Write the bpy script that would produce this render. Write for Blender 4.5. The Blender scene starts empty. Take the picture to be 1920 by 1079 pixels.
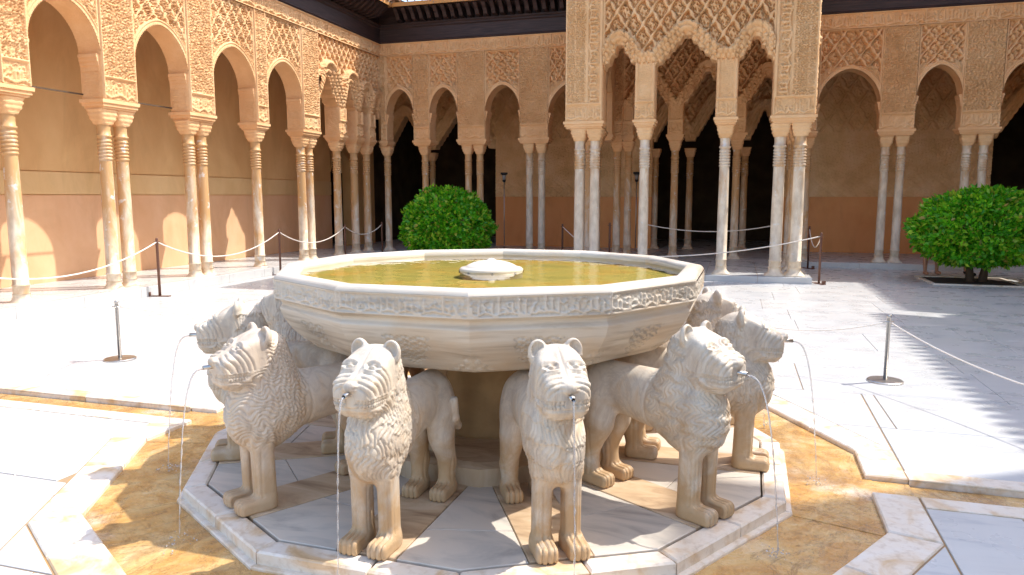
import bpy, math, random
import numpy as np
from math import pi, sin, cos, radians, atan, atan2, sqrt, floor
from mathutils import Vector

S = bpy.context.scene
COL = S.collection
random.seed(7)
RNG = np.random.default_rng(7)

# ------------------------------------------------------------------ camera
EYE = 1.65
PITCH = atan(172.0 / 1373.0)
YAW = radians(16.9)
cam_data = bpy.data.cameras.new('camera')
cam = bpy.data.objects.new('camera', cam_data)
COL.objects.link(cam)
cam.location = (0.0, 0.0, EYE)
cam.rotation_euler = (pi / 2 - PITCH, 0.0, YAW)
cam_data.sensor_width = 36.0
cam_data.lens = 36.0 * 1373.0 / 1920.0
cam_data.clip_start = 0.05
cam_data.clip_end = 400.0
S.camera = cam

# ------------------------------------------------------------------ sky and sun
SUN_AZ = radians(32.0)          # from +X towards +Y
SUN_EL = radians(54.0)
world = bpy.data.worlds.new('World')
S.world = world
world.use_nodes = True
wn = world.node_tree.nodes
sky = wn.new('ShaderNodeTexSky')
sky.sky_type = 'NISHITA'
sky.sun_disc = False
sky.sun_elevation = SUN_EL
sky.sun_rotation = pi / 2 - SUN_AZ
sky.air_density = 1.0
sky.dust_density = 2.0
world.node_tree.links.new(sky.outputs['Color'], wn['Background'].inputs['Color'])
wn['Background'].inputs['Strength'].default_value = 0.15

sun_data = bpy.data.lights.new('sun', 'SUN')
sun_data.energy = 2.0
sun_data.angle = radians(0.6)
sun_data.color = (1.0, 0.965, 0.91)
sun = bpy.data.objects.new('sun', sun_data)
COL.objects.link(sun)
sdir = Vector((cos(SUN_AZ) * cos(SUN_EL), sin(SUN_AZ) * cos(SUN_EL), sin(SUN_EL)))
sun.rotation_euler = (-sdir).to_track_quat('-Z', 'Y').to_euler()
sun.location = sdir * 40

S.view_settings.view_transform = 'Standard'
S.view_settings.look = 'None'
S.view_settings.exposure = 1.60
S.view_settings.gamma = 1.0
S.view_settings.use_curve_mapping = False
S.render.engine = 'CYCLES'
S.cycles.use_denoising = True
S.cycles.max_bounces = 10
S.cycles.diffuse_bounces = 8
S.cycles.glossy_bounces = 4
S.cycles.transmission_bounces = 6
S.cycles.transparent_max_bounces = 8
S.cycles.caustics_reflective = False
S.cycles.caustics_refractive = False

# ------------------------------------------------------------------ object helpers
WLOC = {}

def tag(o, label=None, cat=None, group=None, kind=None):
    if label: o['label'] = label
    if cat: o['category'] = cat
    if group: o['group'] = group
    if kind: o['kind'] = kind
    return o

def empty(name, loc=(0, 0, 0), rz=0.0, **kw):
    o = bpy.data.objects.new(name, None)
    o.empty_display_size = 0.2
    COL.objects.link(o)
    o.location = loc
    o.rotation_euler = (0, 0, rz)
    WLOC[o] = np.array(loc, float)
    return tag(o, **kw)

def mk_mesh(name, V, F, mat, smooth=False):
    me = bpy.data.meshes.new(name)
    V = np.asarray(V, np.float32)
    if isinstance(F, np.ndarray):
        k = F.shape[1]
        me.vertices.add(len(V)); me.vertices.foreach_set('co', V.ravel())
        me.loops.add(F.size); me.loops.foreach_set('vertex_index', F.ravel().astype(np.int32))
        me.polygons.add(len(F))
        me.polygons.foreach_set('loop_start', np.arange(0, F.size, k, dtype=np.int32))
        me.update(calc_edges=True)
    else:
        me.from_pydata([tuple(map(float, v)) for v in V], [], F)
    if smooth:
        me.polygons.foreach_set('use_smooth', np.ones(len(me.polygons), bool))
    me.materials.append(mat)
    me.update()
    return me

def obj(name, V, F, mat, parent=None, smooth=False, **kw):
    """one mesh object from world coordinates; its origin sits at its own foot"""
    V = np.asarray(V, float)
    lo, hi = V.min(0), V.max(0)
    o0 = np.array([(lo[0] + hi[0]) / 2, (lo[1] + hi[1]) / 2, lo[2]])
    me = mk_mesh(name, V - o0, F, mat, smooth)
    o = bpy.data.objects.new(name, me)
    COL.objects.link(o)
    base = WLOC[parent] if parent is not None else np.zeros(3)
    o.location = o0 - base
    o.parent = parent
    WLOC[o] = o0
    return tag(o, **kw)

def inst(name, me, loc, parent=None, rz=0.0, scale=None, **kw):
    """an object that shares mesh data; loc in world space"""
    o = bpy.data.objects.new(name, me)
    COL.objects.link(o)
    loc = np.array(loc, float)
    base = WLOC[parent] if parent is not None else np.zeros(3)
    o.location = loc - base
    o.rotation_euler = (0, 0, rz)
    if scale is not None: o.scale = scale
    o.parent = parent
    WLOC[o] = loc
    return tag(o, **kw)

class MB:
    def __init__(s): s.v = []; s.f = []
    def add(s, V, F):
        n = len(s.v)
        s.v.extend([tuple(map(float, p)) for p in V]); s.f.extend([tuple(int(i) + n for i in f) for f in F])
        return s
    def box(s, x0, x1, y0, y1, z0, z1):
        V = [(x0, y0, z0), (x1, y0, z0), (x1, y1, z0), (x0, y1, z0), (x0, y0, z1), (x1, y0, z1), (x1, y1, z1), (x0, y1, z1)]
        F = [(3, 2, 1, 0), (4, 5, 6, 7), (0, 1, 5, 4), (1, 2, 6, 5), (2, 3, 7, 6), (3, 0, 4, 7)]
        return s.add(V, F)
    def bbox(s, x0, x1, y0, y1, z0, z1, b):
        """box whose top and side edges are bevelled by b"""
        def ring(d, z): return [(x0 + d, y0 + d, z), (x1 - d, y0 + d, z), (x1 - d, y1 - d, z), (x0 + d, y1 - d, z)]
        V = ring(0, z0) + ring(0, z1 - b) + ring(b, z1)
        F = [(3, 2, 1, 0)] + [(i, (i + 1) % 4, 4 + (i + 1) % 4, 4 + i) for i in range(4)] + \
            [(4 + i, 4 + (i + 1) % 4, 8 + (i + 1) % 4, 8 + i) for i in range(4)] + [(8, 9, 10, 11)]
        return s.add(V, F)
    def lathe(s, prof, n=16, c=(0, 0), cap=True, rot=0.0):
        V = []; F = []
        for r, z in prof:
            for i in range(n):
                a = 2 * pi * i / n + rot
                V.append((c[0] + r * cos(a), c[1] + r * sin(a), z))
        m = len(prof)
        for j in range(m - 1):
            for i in range(n):
                k = (i + 1) % n
                F.append((j * n + i, j * n + k, (j + 1) * n + k, (j + 1) * n + i))
        if cap:
            F.append(tuple(range(n))[::-1]); F.append(tuple(range((m - 1) * n, m * n)))
        return s.add(V, F)
    def tube(s, P, R, n=8, cap=True):
        P = np.asarray(P, float)
        R = np.full(len(P), R) if np.isscalar(R) else np.asarray(R, float)
        T = np.gradient(P, axis=0); T /= np.linalg.norm(T, axis=1)[:, None] + 1e-9
        up = np.array([0, 0, 1.0]) if abs(T[0][2]) < 0.9 else np.array([1.0, 0, 0])
        V = []; F = []
        N = np.cross(T[0], up); N /= np.linalg.norm(N)
        for i in range(len(P)):
            N = N - T[i] * (N @ T[i]); N /= np.linalg.norm(N)
            B = np.cross(T[i], N)
            for k in range(n):
                a = 2 * pi * k / n
                V.append(P[i] + R[i] * (cos(a) * N + sin(a) * B))
        for i in range(len(P) - 1):
            for k in range(n):
                q = (k + 1) % n
                F.append((i * n + k, i * n + q, (i + 1) * n + q, (i + 1) * n + k))
        if cap:
            F.append(tuple(range(n))[::-1]); F.append(tuple(range((len(P) - 1) * n, len(P) * n)))
        return s.add(V, F)
    def prism(s, poly, z0, z1, bev=0.0):
        """upright prism on an xy polygon, counter-clockwise"""
        n = len(poly)
        if bev > 0:
            c = np.mean(np.array(poly), 0)
            top = []
            for i in range(n):
                p = np.array(poly[i]); a = np.array(poly[i - 1]); b = np.array(poly[(i + 1) % n])
                d = (a - p) / np.linalg.norm(a - p) + (b - p) / np.linalg.norm(b - p)
                L = np.linalg.norm(d)
                d = d / L if L > 1e-6 else (c - p) / np.linalg.norm(c - p)
                if d @ (c - p) < 0: d = -d
                top.append(tuple(p + d * bev * 1.3))
            V = [(x, y, z0) for x, y in poly] + [(x, y, z1 - bev) for x, y in poly] + [(x, y, z1) for x, y in top]
            F = [tuple(range(n))[::-1]] + [(i, (i + 1) % n, n + (i + 1) % n, n + i) for i in range(n)] + \
                [(n + i, n + (i + 1) % n, 2 * n + (i + 1) % n, 2 * n + i) for i in range(n)] + [tuple(range(2 * n, 3 * n))]
        else:
            V = [(x, y, z0) for x, y in poly] + [(x, y, z1) for x, y in poly]
            F = [tuple(range(n))[::-1], tuple(range(n, 2 * n))] + [(i, (i + 1) % n, n + (i + 1) % n, n + i) for i in range(n)]
        return s.add(V, F)
    def map(s, fn): s.v = [tuple(fn(*p)) for p in s.v]; return s
    def build(s, name, mat, parent=None, smooth=False, **kw): return obj(name, np.array(s.v), s.f, mat, parent, smooth, **kw)
    def mesh(s, name, mat, smooth=False): return mk_mesh(name, np.array(s.v), s.f, mat, smooth)

def grid_faces(nu, nv):
    i = np.arange((nu - 1) * (nv - 1)); a = i // (nv - 1); b = i % (nv - 1)
    p = a * nv + b
    return np.stack([p, p + nv, p + nv + 1, p + 1], 1)

class NB:
    """numpy mesh collector for quads"""
    def __init__(s): s.V = []; s.F = []; s.n = 0
    def add(s, V, F):
        s.V.append(np.asarray(V, float)); s.F.append(np.asarray(F, np.int64) + s.n); s.n += len(V); return s
    def grid(s, X, Y, Z):
        nu, nv = X.shape
        return s.add(np.stack([X.ravel(), Y.ravel(), Z.ravel()], 1), grid_faces(nu, nv))
    def box(s, *a):
        m = MB().box(*a); return s.add(m.v, m.f)
    def build(s, name, mat, parent=None, smooth=False, **kw):
        return obj(name, np.concatenate(s.V), np.concatenate(s.F), mat, parent, smooth, **kw)

# ------------------------------------------------------------------ materials
def mat(name):
    m = bpy.data.materials.new(name); m.use_nodes = True
    nt = m.node_tree
    return m, nt, nt.nodes['Principled BSDF']

class NT:
    def __init__(s, name, rough=0.6, spec=0.4):
        s.m, s.nt, s.b = mat(name)
        s.b.inputs['Roughness'].default_value = rough
        s.b.inputs['Specular IOR Level'].default_value = spec
        s.tc = s.nt.nodes.new('ShaderNodeTexCoord')
        s.geo = s.nt.nodes.new('ShaderNodeNewGeometry')
        s.pos = s.geo.outputs['Position']
    def link(s, a, b): s.nt.links.new(a, b)
    def mapv(s, vec, scale=(1, 1, 1), rot=(0, 0, 0), loc=(0, 0, 0)):
        n = s.nt.nodes.new('ShaderNodeMapping')
        n.inputs['Scale'].default_value = scale; n.inputs['Rotation'].default_value = rot; n.inputs['Location'].default_value = loc
        s.link(vec, n.inputs['Vector']); return n.outputs[0]
    def noise(s, vec, scale, detail=4, rough=0.55, dist=0.0):
        n = s.nt.nodes.new('ShaderNodeTexNoise')
        n.inputs['Scale'].default_value = scale; n.inputs['Detail'].default_value = detail
        n.inputs['Roughness'].default_value = rough; n.inputs['Distortion'].default_value = dist
        s.link(vec, n.inputs['Vector']); return n.outputs['Fac']
    def wave(s, vec, scale, dist=4, detail=3, dscale=1.0, typ='BANDS', dirn='Z'):
        n = s.nt.nodes.new('ShaderNodeTexWave'); n.wave_type = typ
        if typ == 'BANDS': n.bands_direction = dirn
        n.inputs['Scale'].default_value = scale; n.inputs['Distortion'].default_value = dist
        n.inputs['Detail'].default_value = detail; n.inputs['Detail Scale'].default_value = dscale
        s.link(vec, n.inputs['Vector']); return n.outputs['Fac']
    def voro(s, vec, scale, feat='F1'):
        n = s.nt.nodes.new('ShaderNodeTexVoronoi'); n.feature = feat
        n.inputs['Scale'].default_value = scale; s.link(vec, n.inputs['Vector']); return n.outputs['Distance']
    def ramp(s, fac, stops):
        n = s.nt.nodes.new('ShaderNodeValToRGB'); e = n.color_ramp.elements
        while len(e) < len(stops): e.new(0.5)
        for q, (p, c) in zip(e, stops):
            q.position = p; q.color = (c, c, c, 1) if np.isscalar(c) else (*c, 1)
        s.link(fac, n.inputs['Fac']); return n.outputs['Color']
    def mix(s, fac, a, b, mode='MIX'):
        n = s.nt.nodes.new('ShaderNodeMix'); n.data_type = 'RGBA'; n.blend_type = mode
        for x, i in ((fac, 0), (a, 6), (b, 7)):
            if hasattr(x, 'is_output'): s.link(x, n.inputs[i])
            elif i == 0: n.inputs[0].default_value = x
            else: n.inputs[i].default_value = (*x, 1)
        return n.outputs[2]
    def math(s, op, a, b=0.0, clamp=False):
        n = s.nt.nodes.new('ShaderNodeMath'); n.operation = op; n.use_clamp = clamp
        for x, i in ((a, 0), (b, 1)):
            if hasattr(x, 'is_output'): s.link(x, n.inputs[i])
            else: n.inputs[i].default_value = x
        return n.outputs[0]
    def sep(s, vec):
        n = s.nt.nodes.new('ShaderNodeSeparateXYZ'); s.link(vec, n.inputs[0]); return n.outputs
    def rand(s):
        n = s.nt.nodes.new('ShaderNodeObjectInfo'); return n.outputs['Random']
    def color(s, c): s.link(c, s.b.inputs['Base Color']) if hasattr(c, 'is_output') else setattr(s.b.inputs['Base Color'], 'default_value', (*c, 1)); return s
    def rough(s, c): s.link(c, s.b.inputs['Roughness']); return s
    def bump(s, h, strength=0.3, dist=0.01):
        n = s.nt.nodes.new('ShaderNodeBump'); n.inputs['Strength'].default_value = strength; n.inputs['Distance'].default_value = dist
        s.link(h, n.inputs['Height']); s.link(n.outputs[0], s.b.inputs['Normal']); return s

def offs(t):
    """object coordinates shifted at random for each object, so alike pieces differ"""
    n = t.nt.nodes.new('ShaderNodeVectorMath'); n.operation = 'ADD'
    c = t.nt.nodes.new('ShaderNodeCombineXYZ')
    r = t.rand()
    for i, k in enumerate((37.0, 91.0, 53.0)): t.link(t.math('MULTIPLY', r, k), c.inputs[i])
    t.link(t.tc.outputs['Object'], n.inputs[0]); t.link(c.outputs[0], n.inputs[1])
    return n.outputs[0]

M = {}
def build_materials():
    # polished court marble
    t = NT('floor_marble', 0.22, 0.5)
    v = offs(t)
    veins = t.noise(t.mapv(v, (0.7, 3.2, 1), (0, 0, 0.5)), 1.3, 8, 0.62, 1.6)
    soft = t.noise(v, 1.1, 3)
    c = t.ramp(veins, [(0.0, (0.36, 0.36, 0.365)), (0.34, (0.44, 0.44, 0.435)), (0.43, (0.53, 0.52, 0.495)), (1.0, (0.60, 0.585, 0.55))])
    c = t.mix(t.ramp(soft, [(0.55, 0.0), (0.80, 0.30)]), c, (0.60, 0.52, 0.43))
    r = t.rand()
    c = t.mix(t.math('MULTIPLY', r, 0.16), c, (0.36, 0.40, 0.46))
    grime = t.noise(t.pos, 0.55, 7, 0.65, 0.7)
    c = t.mix(t.ramp(grime, [(0.54, 0.0), (0.74, 0.25)]), c, (0.44, 0.43, 0.42))
    t.color(c)
    t.rough(t.ramp(t.noise(t.pos, 3.0, 4), [(0.3, 0.22), (0.7, 0.40)]))
    t.bump(t.noise(v, 9, 4), 0.05, 0.004)
    M['floor'] = t.m
    t = NT('damp_platform_marble', 0.38, 0.4)
    v = offs(t)
    c = t.ramp(t.noise(t.mapv(v, (0.8, 2.6, 1), (0, 0, 0.7)), 1.8, 8, 0.62, 1.6), [(0.30, (0.34, 0.30, 0.26)), (0.42, (0.50, 0.45, 0.38)), (0.55, (0.60, 0.53, 0.44)), (0.8, (0.62, 0.53, 0.42))])
    t.color(c); t.bump(t.noise(v, 9, 4), 0.05, 0.004)
    M['platform'] = t.m
    # warm stained marble (kerbs)
    t = NT('stained_marble', 0.4, 0.4)
    v = offs(t)
    st = t.noise(v, 3.4, 6, 0.62, 0.8)
    c = t.ramp(st, [(0.34, (0.76, 0.70, 0.62)), (0.52, (0.74, 0.64, 0.52)), (0.64, (0.62, 0.43, 0.24)), (0.82, (0.45, 0.25, 0.10))])
    c = t.mix(t.ramp(t.noise(v, 22, 4), [(0.5, 0.0), (0.75, 0.5)]), c, (0.40, 0.27, 0.15))
    t.color(c); t.bump(t.noise(v, 30, 5), 0.25, 0.004)
    M['kerb'] = t.m
    # wet ochre trough floor
    t = NT('ochre_limescale', 0.3, 0.5)
    v = t.pos
    st = t.noise(v, 2.6, 8, 0.66, 1.2)
    c = t.ramp(st, [(0.28, (0.66, 0.54, 0.36)), (0.42, (0.62, 0.41, 0.17)), (0.56, (0.54, 0.29, 0.085)), (0.74, (0.32, 0.165, 0.055))])
    fine = t.noise(v, 19, 6, 0.7, 0.6)
    c = t.mix(t.ramp(fine, [(0.52, 0.0), (0.72, 0.6)]), c, (0.34, 0.17, 0.05))
    c = t.mix(t.ramp(t.noise(v, 1.3, 5, 0.6, 0.4), [(0.56, 0.0), (0.72, 0.75)]), c, (0.72, 0.69, 0.64))
    ck = t.noise(t.mapv(v, (1, 1, 0)), 1.7, 9, 0.72, 1.8)
    c = t.mix(t.ramp(ck, [(0.485, 0.0), (0.5, 0.65), (0.515, 0.0)]), c, (0.16, 0.08, 0.03))
    c = t.mix(t.ramp(t.noise(v, 0.9, 6, 0.7, 1.5), [(0.48, 0.0), (0.62, 0.75)]), c, (0.27, 0.15, 0.06))
    t.color(c); t.rough(t.ramp(fine, [(0.3, 0.08), (0.7, 0.40)]))
    t.bump(fine, 0.45, 0.012)
    M['trough'] = t.m
    # mortar
    t = NT('mortar', 0.9, 0.2)
    t.color(t.ramp(t.noise(t.pos, 6, 4), [(0.35, (0.30, 0.23, 0.16)), (0.7, (0.42, 0.24, 0.09))]))
    M['mortar'] = t.m
    # lions
    for key, tint in (('lion', 0.0), ('lion_warm', 0.35)):
        t = NT('carved_marble_' + key, 0.5, 0.4)
        v = offs(t)
        st = t.noise(t.mapv(v, (2.0, 2.0, 0.9), (0.5, 0.3, 0)), 2.4, 7, 0.6, 1.4)
        c = t.ramp(st, [(0.26, (0.36, 0.29, 0.22)), (0.38, (0.52, 0.43, 0.33)), (0.50, (0.62, 0.54, 0.43)), (0.60, (0.61, 0.49, 0.35)), (0.72, (0.50, 0.33, 0.18))])
        vn = t.noise(t.mapv(v, (1.0, 1.0, 0.55), (0.3, 0.9, 0.2)), 3.2, 9, 0.68, 2.6)
        c = t.mix(t.ramp(vn, [(0.44, 0.0), (0.495, 0.38), (0.55, 0.0)]), c, (0.34, 0.28, 0.23))
        c = t.mix(t.ramp(t.noise(v, 8.5, 6, 0.7, 0.5), [(0.54, 0.0), (0.70, 0.45)]), c, (0.36, 0.33, 0.30))
        c = t.mix(t.math('MULTIPLY', t.rand(), 0.25), c, (0.56, 0.52, 0.46))
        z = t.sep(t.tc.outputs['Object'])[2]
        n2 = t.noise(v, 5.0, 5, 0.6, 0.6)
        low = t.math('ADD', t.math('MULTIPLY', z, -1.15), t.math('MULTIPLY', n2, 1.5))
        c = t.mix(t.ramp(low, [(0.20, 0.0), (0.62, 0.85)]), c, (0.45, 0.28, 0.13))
        if tint: c = t.mix(tint * 0.5, c, (0.72, 0.50, 0.34))
        t.color(c)
        t.bump(t.math('ADD', t.noise(v, 60, 5), t.math('MULTIPLY', t.ramp(t.noise(v, 28, 3), [(0.60, 0.0), (0.68, 1.0)]), -0.8)), 0.35, 0.003)
        M[key] = t.m
    # basin
    t = NT('banded_basin_marble', 0.42, 0.4)
    v = t.tc.outputs['Object']
    band = t.noise(t.mapv(v, (0.9, 0.9, 13.0)), 1.6, 6, 0.6, 0.5)
    c = t.ramp(band, [(0.28, (0.32, 0.27, 0.21)), (0.40, (0.50, 0.43, 0.34)), (0.52, (0.62, 0.55, 0.45)), (0.75, (0.65, 0.59, 0.50))])
    c = t.mix(t.ramp(t.noise(v, 2.6, 5), [(0.5, 0.0), (0.72, 0.5)]), c, (0.60, 0.44, 0.28))
    t.color(c); t.bump(t.noise(v, 50, 4), 0.1, 0.003)
    M['basin'] = t.m
    # dark stone of pedestal and plinth strips
    t = NT('brown_veined_stone', 0.5, 0.4)
    v = offs(t)
    c = t.ramp(t.noise(t.mapv(v, (1, 3.5, 1)), 2.0, 7, 0.6, 1.0), [(0.3, (0.26, 0.16, 0.09)), (0.5, (0.50, 0.35, 0.21)), (0.7, (0.62, 0.48, 0.33))])
    t.color(c); t.bump(t.noise(v, 25, 5), 0.2, 0.004)
    M['plinth'] = t.m
    t = NT('tan_drum_stone', 0.7, 0.3)
    t.color(t.ramp(t.noise(t.pos, 5, 6, 0.6), [(0.3, (0.30, 0.17, 0.07)), (0.7, (0.46, 0.28, 0.12))])); t.bump(t.noise(t.pos, 30, 5), 0.25, 0.005)
    M['drum'] = t.m
    # carved stucco
    for key, c0, c1, c2 in (('stucco', (0.73, 0.41, 0.19), (0.82, 0.495, 0.245), (0.87, 0.57, 0.31)),
                            ('stucco_pale', (0.73, 0.43, 0.20), (0.82, 0.52, 0.265), (0.87, 0.60, 0.34)),
                            ('stucco_old', (0.66, 0.38, 0.17), (0.82, 0.51, 0.25), (0.90, 0.61, 0.34))):
        t = NT('carved_' + key, 0.85, 0.2)
        n1 = t.noise(t.pos, 1.6, 6, 0.62); n2 = t.noise(t.pos, 34, 5, 0.6)
        c = t.ramp(n1, [(0.32, c0), (0.52, c1), (0.72, c2)])
        c = t.mix(t.ramp(n2, [(0.4, 0.0), (0.75, 0.35)]), c, c0)
        t.color(c)
        vo = t.voro(t.pos, 75.0)
        t.bump(t.math('ADD', t.math('MULTIPLY', n2, 0.6), vo), 0.4, 0.009)
        M[key] = t.m
    # smooth plasters
    for key, c0, c1 in (('plaster_upper', (0.68, 0.40, 0.17), (0.78, 0.50, 0.23)),
                        ('plaster_band', (0.70, 0.46, 0.21), (0.77, 0.53, 0.27)),
                        ('plaster_dado', (0.72, 0.41, 0.215), (0.78, 0.48, 0.28)),
                        ('plaster_red', (0.72, 0.31, 0.11), (0.80, 0.37, 0.15))):
        t = NT(key, 0.85, 0.2)
        n1 = t.noise(t.mapv(t.pos, (1, 1, 0.45)), 1.5, 6, 0.6, 0.4)
        c = t.ramp(n1, [(0.32, c0), (0.68, c1)])
        run = t.noise(t.mapv(t.pos, (1.6, 1.6, 0.5)), 1.4, 7, 0.68, 0.8)
        c = t.mix(t.ramp(run, [(0.52, 0.0), (0.74, 0.30)]), c, tuple(x * 0.66 for x in c0))
        c = t.mix(t.ramp(t.noise(t.pos, 0.8, 5, 0.6, 0.8), [(0.52, 0.0), (0.70, 0.35)]), c, tuple(min(0.9, x * 1.25) for x in c1))
        t.color(c)
        t.bump(t.noise(t.pos, 14, 5), 0.16, 0.008)
        M[key] = t.m
    # columns
    for key, lo, hi in (('column_stained', 0.38, 0.60), ('column_clean', 0.60, 0.80)):
        t = NT(key, 0.45, 0.4)
        v = offs(t)
        st = t.noise(t.mapv(v, (2.2, 2.2, 0.7)), 2.0, 7, 0.65, 0.7)
        z = t.sep(t.tc.outputs['Object'])[2]
        s2 = t.math('ADD', st, t.math('MULTIPLY', t.math('SUBTRACT', z, 1.1), 0.12))
        c = t.ramp(t.noise(t.mapv(v, (3, 3, 1.4)), 3, 5), [(0.35, (0.58, 0.47, 0.34)), (0.6, (0.76, 0.64, 0.48))])
        c = t.mix(t.ramp(s2, [(lo, 0.0), (hi, 0.92)]), c, (0.56, 0.31, 0.12))
        c = t.mix(t.ramp(t.noise(v, 7, 4, 0.6), [(0.62, 0.0), (0.68, 0.8)]), c, (0.70, 0.67, 0.62))
        t.color(c); t.bump(t.noise(v, 18, 5), 0.2, 0.006)
        M[key] = t.m
    # wood
    t = NT('dark_cedar', 0.55, 0.4)
    g = t.noise(t.mapv(t.pos, (1, 1, 14)), 2.0, 5, 0.6, 0.5)
    t.color(t.ramp(g, [(0.3, (0.022, 0.012, 0.011)), (0.6, (0.05, 0.027, 0.024)), (0.8, (0.085, 0.05, 0.04))]))
    t.bump(g, 0.3, 0.01)
    M['wood'] = t.m
    t = NT('ceiling_planks', 0.7, 0.3)
    g = t.noise(t.mapv(t.pos, (9, 1, 1)), 2.0, 4)
    t.color(t.ramp(g, [(0.3, (0.22, 0.13, 0.07)), (0.7, (0.34, 0.22, 0.12))]))
    M['planks'] = t.m
    t = NT('painted_soffit', 0.7, 0.3)
    t.color(t.mix(t.ramp(t.voro(t.pos, 9.0), [(0.10, 1.0), (0.16, 0.0)]), (0.60, 0.30, 0.10), (0.10, 0.17, 0.24)))
    M['soffit'] = t.m
    t = NT('roof_clay', 0.85, 0.2)
    t.color(t.ramp(t.noise(t.pos, 3, 5), [(0.3, (0.34, 0.18, 0.10)), (0.7, (0.52, 0.32, 0.19))]))
    M['tile'] = t.m
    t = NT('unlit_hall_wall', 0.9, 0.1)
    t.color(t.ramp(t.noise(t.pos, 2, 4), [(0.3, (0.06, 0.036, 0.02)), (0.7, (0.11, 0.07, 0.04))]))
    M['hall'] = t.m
    # water
    m, nt, b = mat('pool_water'); nt.nodes.remove(b)
    out = nt.nodes['Material Output']
    gl = nt.nodes.new('ShaderNodeBsdfGlossy'); gl.inputs['Roughness'].default_value = 0.02
    tr = nt.nodes.new('ShaderNodeBsdfTransparent'); tr.inputs['Color'].default_value = (0.97, 0.97, 0.86, 1)
    fr = nt.nodes.new('ShaderNodeFresnel'); fr.inputs['IOR'].default_value = 1.33
    mx = nt.nodes.new('ShaderNodeMixShader')
    nz = nt.nodes.new('ShaderNodeTexNoise'); nz.inputs['Scale'].default_value = 7.0; nz.inputs['Detail'].default_value = 2
    geo = nt.nodes.new('ShaderNodeNewGeometry'); nt.links.new(geo.outputs['Position'], nz.inputs['Vector'])
    bp = nt.nodes.new('ShaderNodeBump'); bp.inputs['Strength'].default_value = 0.14; bp.inputs['Distance'].default_value = 0.02
    nt.links.new(nz.outputs['Fac'], bp.inputs['Height'])
    nt.links.new(bp.outputs[0], gl.inputs['Normal']); nt.links.new(bp.outputs[0], fr.inputs['Normal'])
    nt.links.new(fr.outputs[0], mx.inputs[0]); nt.links.new(tr.outputs[0], mx.inputs[1]); nt.links.new(gl.outputs[0], mx.inputs[2])
    nt.links.new(mx.outputs[0], out.inputs['Surface'])
    M['water'] = m
    t = NT('algae_basin_bed', 0.6, 0.3)
    t.color(t.ramp(t.noise(t.pos, 2.2, 6, 0.6, 0.8), [(0.3, (0.36, 0.32, 0.08)), (0.48, (0.52, 0.42, 0.11)), (0.62, (0.58, 0.36, 0.07)), (0.8, (0.38, 0.21, 0.04))]))
    M['bed'] = t.m
    # jets
    m, nt, b = mat('falling_water')
    b.inputs['Base Color'].default_value = (0.95, 0.97, 1, 1); b.inputs['Roughness'].default_value = 0.08
    b.inputs['Transmission Weight'].default_value = 0.75; b.inputs['IOR'].default_value = 1.33
    M['jet'] = m
    def simple(key, c, rough, metal=0.0, spec=0.4):
        t = NT(key, rough, spec); t.b.inputs['Metallic'].default_value = metal
        t.color(t.mix(t.ramp(t.noise(t.pos, 40, 3), [(0.35, 0.0), (0.8, 0.5)]), c, tuple(x * 0.7 for x in c)))
        M[key] = t.m
    simple('steel', (0.55, 0.52, 0.48), 0.32, 1.0)
    simple('bronze', (0.16, 0.075, 0.05), 0.45, 0.3)
    simple('iron', (0.03, 0.028, 0.028), 0.5, 0.4)
    simple('rope', (0.80, 0.72, 0.62), 0.9)
    simple('bark', (0.10, 0.065, 0.04), 0.9)
    simple('soil', (0.05, 0.03, 0.02), 0.95)
    simple('skin', (0.46, 0.24, 0.15), 0.6)
    simple('cloth_blue', (0.07, 0.10, 0.20), 0.9)
    simple('cloth_pale', (0.55, 0.55, 0.56), 0.9)
    simple('cloth_black', (0.02, 0.02, 0.022), 0.85)
    simple('hair', (0.03, 0.018, 0.01), 0.7)
    simple('lamp_glass', (0.35, 0.33, 0.30), 0.2)
    # leaves
    t = NT('citrus_leaf', 0.36, 0.45)
    isl = t.geo.outputs['Random Per Island']
    c = t.ramp(isl, [(0.0, (0.035, 0.22, 0.008)), (0.40, (0.10, 0.44, 0.012)), (0.75, (0.24, 0.58, 0.02)), (0.93, (0.46, 0.64, 0.05)), (1.0, (0.42, 0.30, 0.06))])
    t.color(c)
    t.b.inputs['Subsurface Weight'].default_value = 0.0
    tl = t.nt.nodes.new('ShaderNodeBsdfTranslucent'); t.link(c, tl.inputs['Color'])
    mx = t.nt.nodes.new('ShaderNodeMixShader'); mx.inputs[0].default_value = 0.42
    t.link(t.b.outputs[0], mx.inputs[1]); t.link(tl.outputs[0], mx.inputs[2])
    t.link(mx.outputs[0], t.nt.nodes['Material Output'].inputs['Surface'])
    M['leaf'] = t.m
build_materials()
# ------------------------------------------------------------------ carved patterns (height 0..1)
def sstep(a, b, x):
    t = np.clip((x - a) / (b - a), 0, 1); return t * t * (3 - 2 * t)
TAU = 2 * pi
def fr(x): return x - np.floor(x)

def pat_arab(u, z, p=0.17):
    a = np.abs(fr(u / p) - 0.5) * p; b = np.abs(fr(z / (p * 1.4)) - 0.5) * p * 1.4
    r = np.sqrt((a - p * 0.22) ** 2 + (b - p * 0.34) ** 2); th = np.arctan2(b - p * 0.34, a - p * 0.22)
    s = np.sin(TAU * r / 0.042 + 2 * th) * 0.7 + np.sin(TAU * (a / 0.05 + 0.5 * np.sin(TAU * b / 0.09))) * 0.5
    return sstep(-0.15, 0.35, s)

def pat_vine(u, z, p=0.10):
    s = np.sin(TAU * (u / p + 0.35 * np.sin(TAU * z / 0.13))) * np.sin(TAU * (z / (p * 0.8) + 0.4 * np.sin(TAU * u / 0.12)))
    t = np.sin(TAU * (u + z) / 0.053 + 2.0 * np.sin(TAU * (u - z) / 0.15))
    return sstep(-0.05, 0.3, s * 0.8 + t * 0.35)

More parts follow.
